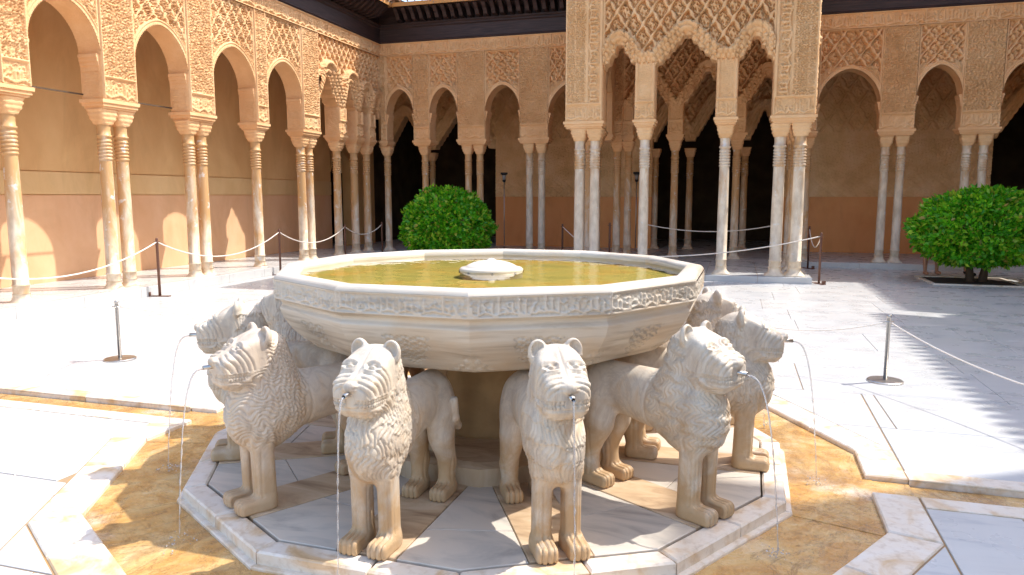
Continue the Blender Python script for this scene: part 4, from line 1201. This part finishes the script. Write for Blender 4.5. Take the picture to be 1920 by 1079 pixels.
def ridge(q): return 0.6 - 1.6 * np.exp(-((fr(q) - 0.5) / 0.17) ** 2)
def lion_mesh(name, variant, mkey):
    me = mk_mesh(name, LP, LQ, M[mkey], True)
    N = np.empty(len(LP) * 3, np.float32); me.vertices.foreach_get('normal', N); N = N.reshape(-1, 3).astype(float)
    c = LP.mean(0)
    if ((LP - c) * N).sum(1).mean() < 0: N = -N
    x, y, z = LP.T
    ya = np.abs(y)
    xt = x; x = 1.80 - (1.80 - xt) / 0.75
    face = sstep(1.490, 1.515, x) * sstep(0.0, 0.02, z - (0.755 - 0.40 * (x - 1.5)))
    x = xt
    th = np.arctan2(y, x - 1.48); s = th * 0.165
    mane = sstep(1.33, 1.38, x + 0.12 * (z - 0.6)) * sstep(0.315, 0.36, z) * (1 - face) * (1 - sstep(0.87, 0.90, z))
    wz = 0.010 * np.sin(TAU * (s / 0.21 + z / 0.17)) + 0.006 * np.sin(TAU * (s / 0.11 - z / 0.13) + 1.3); ws = 0.012 * np.sin(TAU * (z / 0.19 + s / 0.27) + 0.7)
    z0, s0 = z, s; z = z + wz; s = s + ws
    d = np.zeros(len(x))
    if variant == 0:        # rows of hanging locks with fine strands
        Rr = 0.066; zz = z + 0.012 * np.cos(TAU * s / 0.052)
        row = np.floor(zz / Rr); f = zz / Rr - row
        ss = s + 0.026 * (row % 2)
        lock = np.abs(fr(ss / 0.052) - 0.5) * 2
        strand = ridge(ss / 0.0165 + 0.30 * np.sin(TAU * f * 0.9 + row))
        d = 0.0065 * (1 - f) ** 0.7 * (1 - 0.6 * lock ** 2) + 0.0042 * strand
    elif variant == 1:      # long wavy ridges
        q = z / 0.0205 + 0.75 * np.sin(TAU * s / 0.085 + 0.8 * np.sin(TAU * z / 0.22)) 
        d = 0.0046 * ridge(q * 0.9) + 0.002 * np.sin(TAU * s / 0.03)
    elif variant == 2:      # broad overlapping scales
        Rr = 0.088; row0 = np.floor(z / Rr)
        u0 = fr(s / 0.078 + 0.5 * (row0 % 2)) - 0.5
        zz = z + 0.030 * (1 - (2 * u0) ** 2) - 0.015
        row = np.floor(zz / Rr); f = zz / Rr - row
        u = fr(s / 0.078 + 0.5 * (row % 2)) - 0.5
        d = 0.008 * (1 - f) - 0.006 * (np.abs(u) > 0.44) + 0.0030 * ridge(u * 4.5)
    else:                   # curled strands
        q = s / 0.019 + 0.65 * np.sin(TAU * z / 0.062) + 0.25 * np.sin(TAU * z / 0.17)
        d = 0.0050 * ridge(q) + 0.003 * np.sin(TAU * z / 0.062)
    z, s = z0, s0
    disp = d * mane
    # engraved line behind the mane and along the flank
    flank = np.exp(-((x - 1.335 - 0.25 * (z - 0.5) ** 2 * 4) / 0.008) ** 2) * (z > 0.33) * (z < 0.7)
    disp -= 0.004 * flank
    x = 1.80 - (1.80 - xt) / 0.75
    # face: concentric whisker folds, eyes, mouth with teeth
    g = np.sqrt(((x - 1.80) * 0.85) ** 2 + ((z - 0.735) * 1.15) ** 2 + ((ya - 0.02) * 0.80) ** 2)
    fold = face * sstep(0.055, 0.075, g) * (1 - sstep(0.20, 0.215, g)) * sstep(0.022, 0.035, ya) * (z > 0.745)
    disp -= 0.0085 * np.exp(-((fr(g / 0.027) - 0.5) / 0.16) ** 2) * fold
    ed = np.sqrt((x - 1.658) ** 2 + ((ya - 0.064) * 0.9) ** 2 + ((z - 0.866) * 1.5) ** 2)
    eye = face * (x > 1.6)
    disp += eye * (0.008 * np.exp(-(ed / 0.013) ** 2) - 0.010 * np.exp(-((ed - 0.025) / 0.007) ** 2) + 0.006 * np.exp(-((ed - 0.040) / 0.007) ** 2))
    mth = face * (np.abs(z - 0.722) < 0.020) * (x > 1.625) * (ya > 0.022)
    teeth = 0.5 + 0.5 * np.sin(TAU * (ya * 0.8 + (1.80 - x)) / 0.019)
    disp += mth * (-0.010 + 0.008 * sstep(0.15, 0.5, teeth) * (np.abs(z - 0.722) > 0.003))
    disp -= 0.006 * face * np.exp(-((z - 0.698) / 0.005) ** 2) * (x > 1.62)
    disp -= 0.004 * face * np.exp(-(y / 0.006) ** 2) * (z > 0.80) * (x < 1.76)
    x = xt
    # toes and fluted legs
    for px0, py0 in ((1.655, 0.083), (1.005, 0.090)):
        toe = (z < 0.085) * sstep(px0 - 0.03, px0 + 0.02, x) * (x < px0 + 0.13)
        disp -= 0.009 * toe * np.exp(-((fr((ya - py0) / 0.030 + 0.5) - 0.5) / 0.13) ** 2)
    leg = (z > 0.07) * (1 - sstep(0.28, 0.34, z)) * (x > 1.5)
    disp -= 0.0045 * leg * (np.exp(-((ya - 0.080) / 0.005) ** 2) + np.exp(-((ya - 0.104) / 0.005) ** 2)) * (x > 1.58)
    disp -= 0.0045 * leg * np.exp(-((x - 1.625) / 0.006) ** 2)
    hl = (z > 0.06) * (z < 0.32) * (x < 1.15)
    disp -= 0.004 * hl * (np.exp(-((x - 0.955) / 0.006) ** 2) + np.exp(-((x - 0.985) / 0.006) ** 2))
    V = LP + N * disp[:, None]
    V[:, 0] -= XO
    me.vertices.foreach_set('co', V.astype(np.float32).ravel()); me.update()
    return me
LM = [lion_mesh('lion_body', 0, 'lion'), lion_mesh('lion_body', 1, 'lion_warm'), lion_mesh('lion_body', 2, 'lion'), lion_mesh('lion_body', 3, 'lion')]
pipe = MB().lathe([(0.011, 0.0), (0.011, 0.075), (0.0085, 0.075), (0.0085, 0.05)], 14, cap=False).map(lambda x, y, z: (1.775 - XO + z, y, 0.762 + x)).mesh('spout_pipe', M['steel'], True)
lions = {   # degrees: (variant, label)
    0: (0, 'marble lion facing right along the water channel, behind the shaded lion'),
    30: (3, 'far right marble lion with ochre stained ear, half hidden behind the nearer right lion'),
    60: (1, 'marble lion hidden behind the basin on its far right'), 90: (2, 'marble lion at the far side behind the basin, right of centre'),
    120: (0, 'marble lion at the far side behind the basin, left of centre'), 150: (3, 'marble lion hidden behind the basin on its far left'),
    180: (0, 'rear left marble lion looking away, tucked against the left end of the basin'),
    210: (2, 'left marble lion in profile with large rounded ear, behind the wavy maned lion'),
    240: (1, 'warm toned marble lion at front left with wavy ridged mane'),
    270: (0, 'front marble lion left of centre with smooth wide grin and hanging locks'),
    300: (2, 'front centre marble lion facing the camera with scale-like mane'),
    330: (3, 'front right marble lion turned to the right, head in cool shade')}
LIONS = {}
for deg, (var, lab) in lions.items():
    a = radians(deg - 1.0)
    loc = (CX + XO * cos(a), CY + XO * sin(a), PZ + 0.003)
    ro = empty('lion_statue', loc, a, label=lab, cat='statue', group='lions carrying the fountain basin')
    b = bpy.data.objects.new('lion_body', LM[var]); COL.objects.link(b); b.parent = ro; b.scale = (1.0, 0.885 + 0.014 * ((deg // 30) % 3), 0.985 + 0.01 * ((deg // 30) % 4))
    p = bpy.data.objects.new('spout_pipe', pipe); COL.objects.link(p); p.parent = ro
    LIONS[deg] = a
# jets of water, one from each mouth
jn = {0: 'right lion on the channel', 30: 'far right lion', 60: 'hidden far right lion', 90: 'hidden rear lion right of centre', 120: 'hidden rear lion left of centre', 150: 'hidden far left lion', 180: 'rear left lion', 210: 'left lion in profile', 240: 'warm toned front left lion', 270: 'grinning front lion', 300: 'front centre lion', 330: 'front right lion'}
for deg, a in LIONS.items():
    reach = {300: 0.05, 270: 0.09, 240: 0.16, 330: 0.20}.get(deg, 0.17)
    drop = 0.762 + PZ + 0.022
    rj = random.Random(deg)
    mb = MB(); P = []; R = []
    n = 46
    for i in range(n):
        t = i / (n - 1); zz = 0.762 + PZ - drop * t ** 1.75; r = 1.845 + reach * (t ** 0.55 if reach > 0.08 else t)
        if zz < -0.022: break
        P.append((CX + r * cos(a) + 0.002 * rj.uniform(-1, 1) * t, CY + r * sin(a) + 0.002 * rj.uniform(-1, 1) * t, zz))
        R.append((0.0045 - 0.0018 * t) * (1.0 if t < 0.55 else 1 + 0.7 * sin(i * 2.4)))
    mb.tube(P, R, 7)
    jo = mb.build('water_jet', M['jet'], None, True, label='thin jet of water falling from the mouth of the ' + jn[deg], cat='water', group='jets of the fountain lions')
    sp2 = MB(); e = P[-1]
    for q in range(26):
        aa = rj.uniform(0, TAU); rr_ = abs(rj.gauss(0, 0.05)); s_ = rj.uniform(0.0025, 0.007); hz = -0.020 + rj.random() * 0.05 * (1 - min(1, rr_ / 0.12))
        x_, y_ = e[0] + rr_ * cos(aa), e[1] + rr_ * sin(aa)
        sp2.add([(x_ + s_, y_, hz), (x_ - s_, y_, hz), (x_, y_ + s_, hz), (x_, y_ - s_, hz), (x_, y_, hz + s_), (x_, y_, hz - s_)], [(0, 2, 4), (2, 1, 4), (1, 3, 4), (3, 0, 4), (2, 0, 5), (1, 2, 5), (3, 1, 5), (0, 3, 5)])
    sp2.build('splash_drops', M['jet'], jo, True, kind='stuff')
# ================================================================== TREES
def leaf_cloud(c, rx, ry, zlo, zhi, n, seed, size):
    g = np.random.default_rng(seed)
    # points on and just under a lumpy dome
    u = g.uniform(0, TAU, n * 2); w = g.uniform(-1, 1, n * 2)
    cz = zlo + (zhi - zlo) * 0.42
    dirs = np.stack([np.sqrt(1 - w ** 2) * np.cos(u), np.sqrt(1 - w ** 2) * np.sin(u), w], 1)
    lump = 1 + 0.045 * np.sin(5 * u + 9 * w + seed) + 0.04 * np.sin(9 * u - 7 * w + seed * 2) + 0.035 * np.sin(13 * w + 4 * u) + 0.03 * np.sin(17 * u + 11 * w)
    depth = 1 - np.abs(g.normal(0, 0.07, n * 2)) - (g.random(n * 2) < 0.25) * g.uniform(0, 0.35, n * 2)
    r = lump * depth * np.where(g.random(n * 2) < 0.04, g.uniform(1.0, 1.09, n * 2), 1.0)
    p = np.stack([c[0] + dirs[:, 0] * rx * r, c[1] + dirs[:, 1] * ry * r, cz + np.where(dirs[:, 2] > 0, zhi - cz, cz - zlo) * dirs[:, 2] * r], 1)
    p = p[p[:, 2] > zlo + 0.02][:n]; dirs = dirs[:len(p)]
    n = len(p)
    # leaf: folded kite of four triangles pointing outward and a little down
    out = (p - np.array([c[0], c[1], cz])); out /= np.linalg.norm(out, axis=1)[:, None] + 1e-9
    ax = out * 0.8 + g.normal(0, 0.55, (n, 3)) + np.array([0, 0, 0.10]); ax /= np.linalg.norm(ax, axis=1)[:, None]
    nrm = out + g.normal(0, 0.45, (n, 3)); sd = np.cross(ax, nrm); sd /= np.linalg.norm(sd, axis=1)[:, None] + 1e-9
    nn = np.cross(sd, ax)
    L = size * g.uniform(0.7, 1.25, n)[:, None]; Wd = L * 0.26
    b = p; m1 = p + ax * L * 0.45 + sd * Wd + nn * L * 0.08; m2 = p + ax * L * 0.45 - sd * Wd + nn * L * 0.08; tip = p + ax * L - nn * L * 0.05; mid = p + ax * L * 0.5
    V = np.stack([b, m1, tip, m2, mid], 1).reshape(-1, 3)
    i = np.arange(n)[:, None] * 5
    F = np.concatenate([i + np.array([[0, 4, 1]]), i + np.array([[1, 4, 2]]), i + np.array([[0, 3, 4]]), i + np.array([[3, 2, 4]])], 0)
    return V, F
def tree(loc, rx, ry, zlo, zhi, n, seed, label, trunks, sz=0.112):
    t = empty('orange_tree', loc, label=label, cat='tree', group='clipped orange trees of the court')
    V, F = leaf_cloud((loc[0], loc[1]), rx, ry, zlo, zhi, n, seed, sz)
    obj('crown', V, F, M['leaf'], t)
    g = random.Random(seed)
    for (dx, dy, lean) in trunks:
        P = [(loc[0] + dx, loc[1] + dy, 0.0), (loc[0] + dx * 1.1 + lean * 0.3, loc[1] + dy, 0.25), (loc[0] + dx * 1.2 + lean, loc[1] + dy * 1.1, 0.6), (loc[0] + dx * 1.2 + lean * 1.3, loc[1] + dy, 0.95)]
        tr = MB().tube(P, [0.085, 0.062, 0.055, 0.035], 9).build('trunk', M['bark'], t, True)
        for k in range(9):
            a = g.uniform(0, TAU); h0 = g.uniform(0.45, 0.9)
            e = (loc[0] + rx * 0.75 * cos(a), loc[1] + ry * 0.75 * sin(a), g.uniform(zlo + 0.3, zhi - 0.25))
            s0 = (P[2][0], P[2][1], h0)
            m = tuple((p + q) / 2 + g.uniform(-0.06, 0.06) for p, q in zip(s0, e))
            MB().tube([s0, m, e], [0.028, 0.016, 0.006], 6).build('branch', M['bark'], tr, True)
    return t
def planter(x0, x1, y0, y1, label):
    p = empty('tree_pit', ((x0 + x1) / 2, (y0 + y1) / 2, 0), label=label, cat='planter', group='square tree pits in the paving')
    MB().box(x0 + 0.07, x1 - 0.07, y0 + 0.07, y1 - 0.07, 0.002, 0.010).build('soil', M['soil'], p)
    for a in ((x0, x1, y0, y0 + 0.07), (x0, x1, y1 - 0.07, y1), (x0, x0 + 0.07, y0 + 0.07, y1 - 0.07), (x1 - 0.07, x1, y0 + 0.07, y1 - 0.07)):
        MB().bbox(a[0], a[1], a[2], a[3], 0.002, 0.030, 0.006).build('stone_edging', M['kerb'], p)
planter(3.56, 5.12, 15.22, 16.72, 'square stone-edged tree pit with bare soil on the right')
planter(-7.2, -5.7, 15.22, 16.72, 'square stone-edged tree pit behind the basin on the left')
tree((4.46, 15.95, 0.01), 1.12, 1.10, 0.34, 1.74, 15000, 11, 'clipped dome-shaped orange tree on two trunks at the right', [(-0.10, 0.0, -0.03), (0.12, 0.05, 0.05)])
tree((-6.42, 15.95, 0.01), 1.00, 1.02, 0.20, 1.78, 17000, 12, 'clipped round orange tree behind the left part of the basin', [(0.0, 0.0, 0.02)])

# ================================================================== BARRIERS
def catenary(a, b, sag, n=18):
    a, b = np.array(a, float), np.array(b, float); t = np.linspace(0, 1, n)[:, None]
    P = a + (b - a) * t; P[:, 2] -= (4 * sag * t * (1 - t))[:, 0]; return P
def rope(a, b, sag, label, group, r=0.011):
    return MB().tube(catenary(a, b, sag), r, 7).build('barrier_rope', M['rope'], None, True, label=label, cat='rope', group=group)
bp = MB().lathe([(0.022, 0.012), (0.022, 0.95), (0.016, 0.965)], 12).mesh('post', M['bronze'], True)
bb = MB().bbox(-0.17, 0.17, -0.045, 0.045, 0.0, 0.014, 0.003).mesh('base_plate', M['bronze'])
bs = MB().box(-0.168, -0.155, -0.04, 0.04, 0.0141, 0.075).mesh('plate_stub', M['bronze'])
bh = MB().tube([(0.045 * cos(a), 0.045 * sin(a), 0.905) for a in np.linspace(0, TAU, 13)], 0.004, 5).mesh('rope_ring', M['bronze'])
def bronze_post(x, y, z, label, rz=0.0):
    t = empty('rope_post', (x, y, z), rz, label=label, cat='post', group='brown rope posts along the arcades')
    for nm, me in (('post', bp), ('base_plate', bb), ('plate_stub', bs), ('rope_ring', bh)):
        o = bpy.data.objects.new(nm, me); COL.objects.link(o); o.parent = t
    return (x, y, z + 0.90)
bposts = [((-9.02, 6.0, 0), 'brown rope post off the left edge by the sunlit arcade'), ((-9.05, 9.78, 0), 'brown rope post in front of the sunlit arcade, nearest of the left row'),
          ((-9.08, 13.2, 0), 'brown rope post in front of the left arcade, second from the camera'), ((-9.08, 15.9, 0), 'brown rope post in front of the left arcade, third from the camera'),
          ((-8.95, 17.6, 0), 'brown rope post at the inner corner of the court'), ((-4.05, 17.6, 0), 'brown rope post left of the pavilion behind the basin'),
          ((-2.55, 15.55, FLOOR), 'dark rope post inside the pavilion at its left'), ((-2.1, 17.2, FLOOR), 'dark rope post further inside the pavilion'),
          ((1.55, 14.80, 0), 'brown rope post at the right front corner of the pavilion'), ((1.62, 17.9, 0), 'dark rope post behind the right corner of the pavilion'), ((0.95, 17.4, FLOOR), 'dark rope post inside the pavilion at its right')]
tops = [bronze_post(*p, lab, 0.25 * i) for i, (p, lab) in enumerate(bposts)]
gr = 'pale ropes between the brown posts'
for i, j, sag, lab in ((0, 1, 0.38, 'pale rope sagging in front of the nearest left columns'), (1, 2, 0.36, 'pale rope between the first and second brown posts on the left'), (2, 3, 0.30, 'pale rope between the second and third brown posts on the left'),
                       (3, 4, 0.22, 'pale rope by the inner corner of the court'), (7, 10, 0.18, 'pale rope across the dark inside of the pavilion'), (8, 9, 0.30, 'pale rope on the right side of the pavilion')):
    rope(tops[i], tops[j], sag, lab, gr)
rope(tops[5], (-2.55, 14.55, 0.45), 0.05, 'pale rope slanting down in front of the pavilion columns at left', gr)
rope(tops[8], (-1.7, 14.50, 0.46), 0.10, 'pale rope slanting down from the right front corner of the pavilion', gr)
sp_ = MB().lathe([(0.017, 0.02), (0.017, 0.575), (0.020, 0.576), (0.020, 0.60), (0.016, 0.602)], 14).mesh('post', M['steel'], True)
sb = MB().lathe([(0.150, 0.0), (0.150, 0.010), (0.142, 0.016), (0.020, 0.020)], 32).mesh('base_disc', M['steel'], False)
sr = MB().tube([(0.040 * cos(a), 0.040 * sin(a), 0.545) for a in np.linspace(0, TAU, 13)], 0.0032, 5).mesh('rope_ring', M['steel'])
def steel_post(x, y, label):
    t = empty('rope_post', (x, y, 0.001), 0, label=label, cat='post', group='low steel rope posts round the fountain')
    for nm, me in (('post', sp_), ('base_disc', sb), ('rope_ring', sr)):
        o = bpy.data.objects.new(nm, me); COL.objects.link(o); o.parent = t
    return (x, y, 0.545)
s1 = steel_post(-5.93, 5.82, 'low steel rope post standing on the paving left of the lions')
s2 = steel_post(1.335, 7.10, 'low steel rope post standing on the paving right of the lions')
s3 = steel_post(-0.22, 7.35, 'low steel rope post just behind the right end of the basin')
s4 = steel_post(-5.1, 2.6, 'low steel rope post beyond the left edge of the picture')
s5 = steel_post(2.75, 4.1, 'low steel rope post beyond the right edge of the picture')
s6 = steel_post(-3.6, 7.5, 'low steel rope post behind the left end of the basin')
gs = 'thin ropes of the low barrier round the fountain'
for a, b, sag, lab in ((s4, s1, 0.20, 'thin rope of the low barrier at the left edge'), (s1, s6, 0.16, 'thin rope of the low barrier behind the left lions'), (s3, s2, 0.14, 'thin rope of the low barrier behind the right lions'), (s2, s5, 0.20, 'thin rope of the low barrier crossing the roof shadow')):
    rope(a, b, sag, lab, gs, 0.0055)

# ================================================================== LANTERNS
def lantern(x, y, z, label):
    t = empty('standing_lantern', (x, y, z), label=label, cat='lamp', group='slim standing lanterns in the back gallery')
    MB().lathe([(0.17, 0), (0.17, 0.012), (0.03, 0.03), (0.014, 0.05)], 24, (0, 0)).map(lambda a, b, c: (a + x, b + y, c + z)).build('lamp_base', M['steel'], t, True)
    MB().lathe([(0.013, 0.04), (0.013, 1.92)], 10).map(lambda a, b, c: (a + x, b + y, c + z)).build('lamp_pole', M['steel'], t, True)
    MB().lathe([(0.02, 1.90), (0.045, 1.93), (0.05, 1.97)], 12).map(lambda a, b, c: (a + x, b + y, c + z)).build('lamp_cup', M['iron'], t, True)
    MB().lathe([(0.042, 1.97), (0.06, 2.10)], 12).map(lambda a, b, c: (a + x, b + y, c + z)).build('lamp_glass', M['lamp_glass'], t, True)
    MB().lathe([(0.062, 2.10), (0.10, 2.13), (0.10, 2.17), (0.085, 2.175)], 12).map(lambda a, b, c: (a + x, b + y, c + z)).build('lamp_cap', M['iron'], t, False)
lantern(-6.23, 19.75, FLOOR, 'slim standing lantern left of the pavilion in the back gallery')
lantern(-2.62, 20.35, FLOOR, 'slim standing lantern seen between the pavilion columns')

# ================================================================== PEOPLE
def skin_part(name, pts, edges, radii, mt, parent, root=0, sub=2):
    me = bpy.data.meshes.new(name); me.from_pydata(pts, edges, []); me.materials.append(mt)
    o = bpy.data.objects.new(name, me); COL.objects.link(o); o.parent = parent
    md = o.modifiers.new('skin', 'SKIN'); md.use_smooth_shade = True
    lay = me.skin_vertices[0] if len(me.skin_vertices) else None
    if lay is None:
        me.skin_vertices_add() if hasattr(me, 'skin_vertices_add') else None
        lay = me.skin_vertices[0]
    for i, r in enumerate(radii):
        lay.data[i].radius = (r, r) if np.isscalar(r) else r
        lay.data[i].use_root = (i == root)
    s = o.modifiers.new('sub', 'SUBSURF'); s.levels = sub; s.render_levels = sub
    return o
def person(x, y, z, rz, label, h, top, bottom, shoe, stride=0.12, gap=0.1):
    t = empty('person', (x, y, z), rz, label=label, cat='person')
    k = h / 1.70
    def q(a, b, c): return (a * k, b * k, c * k)
    st = stride
    pts = [q(0, 0, 0.92), q(0, 0.01, 1.10), q(0, 0.02, 1.30), q(0, 0.01, 1.42), q(0, 0.0, 1.50), q(0, 0.0, 1.60)]
    ed = [(0, 1), (1, 2), (2, 3), (3, 4), (4, 5)]; rd = [(0.15, 0.11), (0.13, 0.10), (0.16, 0.11), (0.10, 0.08), 0.055, (0.075, 0.09)]
    rd = [tuple(a * k for a in r) if not np.isscalar(r) else r * k for r in rd]
    for sg in (-1, 1):
        n = len(pts)
        pts += [q(sg * gap, 0, 0.84), q(sg * gap * 1.05, st * sg * 0.5, 0.48), q(sg * gap * 1.05, st * sg * 0.8, 0.30), q(sg * gap * 1.05, st * sg, 0.08), q(sg * gap * 1.1, st * sg - 0.06, 0.035), q(sg * gap * 1.15, st * sg - 0.17, 0.028)]
        ed += [(0, n), (n, n + 1), (n + 1, n + 2), (n + 2, n + 3), (n + 3, n + 4), (n + 4, n + 5)]; rd += [0.085 * k, 0.056 * k, 0.056 * k, 0.036 * k, 0.038 * k, 0.028 * k]
        n = len(pts)
        pts += [q(sg * 0.17, 0.01, 1.40), q(sg * 0.23, 0.02, 1.13), q(sg * 0.23, -0.08, 0.90), q(sg * 0.23, -0.11, 0.82)]
        ed += [(3, n), (n, n + 1), (n + 1, n + 2), (n + 2, n + 3)]; rd += [0.055 * k, 0.042 * k, 0.032 * k, 0.03 * k]
    skin_part('body', pts, ed, rd, M['skin'], t)
    # shirt, shorts, shoes, hair
    skin_part('shirt', [q(0, 0, 0.95), q(0, 0.01, 1.12), q(0, 0.02, 1.31), q(0, 0.01, 1.43), q(-0.17, 0.01, 1.40), q(-0.22, 0.02, 1.20), q(0.17, 0.01, 1.40), q(0.22, 0.02, 1.20)], [(0, 1), (1, 2), (2, 3), (3, 4), (4, 5), (3, 6), (6, 7)], [0.165 * k, 0.155 * k, 0.175 * k, 0.11 * k, 0.075 * k, 0.06 * k, 0.075 * k, 0.06 * k], M[top], t)
    skin_part('shorts', [q(0, 0, 0.97), q(-gap, 0, 0.84), q(-gap * 1.03, -st * 0.4, 0.58), q(gap, 0, 0.84), q(gap * 1.03, st * 0.4, 0.58)], [(0, 1), (1, 2), (0, 3), (3, 4)], [0.15 * k, 0.105 * k, 0.088 * k, 0.105 * k, 0.088 * k], M[bottom], t)
    for sg in (-1, 1):
        skin_part('shoe', [q(sg * gap * 1.06, st * sg + 0.03, 0.045), q(sg * gap * 1.1, st * sg - 0.06, 0.042), q(sg * gap * 1.15, st * sg - 0.19, 0.034)], [(0, 1), (1, 2)], [0.044 * k, 0.044 * k, 0.034 * k], M[shoe], t)
    skin_part('hair', [q(0, 0.03, 1.58), q(0, 0.025, 1.66)], [(0, 1)], [0.085 * k, 0.085 * k], M['hair'], t)
    return t
try:
    person(4.00, 17.35, 0.0, 0.15, 'person with bare legs and sandals standing behind the right orange tree', 1.56, 'cloth_pale', 'cloth_blue', 'skin', 0.06, 0.14)
    person(4.70, 17.45, 0.0, 0.6, 'person in dark shoes standing behind the trunk of the right orange tree', 1.60, 'cloth_blue', 'cloth_black', 'cloth_black', 0.12, 0.08)
    person(-10.0, 22.6, FLOOR, 0.3, 'person in a pale shirt standing in the dark doorway at the back left', 1.66, 'cloth_pale', 'cloth_black', 'cloth_black', 0.05, 0.09)
except Exception as ex:
    print('PEOPLE', ex); raise
# round drain cover at the lower left
dr = empty('drain_cover', (-2.99, 2.18, 0.0), label='small round metal drain cover in the paving at the lower left corner', cat='drain')
MB().lathe([(0.045, 0.0005), (0.045, 0.004), (0.040, 0.006)], 24, (-2.99, 2.18)).build('rim', M['steel'], dr)
MB().lathe([(0.034, 0.006), (0.034, 0.0065)], 24, (-2.99, 2.18)).build('grate', M['iron'], dr)
print('SLABS', slab_n, 'OBJECTS', len(bpy.data.objects), 'TRIS', sum(sum(len(p.vertices) - 2 for p in m.polygons) if len(m.polygons) < 3000 else len(m.polygons) * 2 for m in bpy.data.meshes))
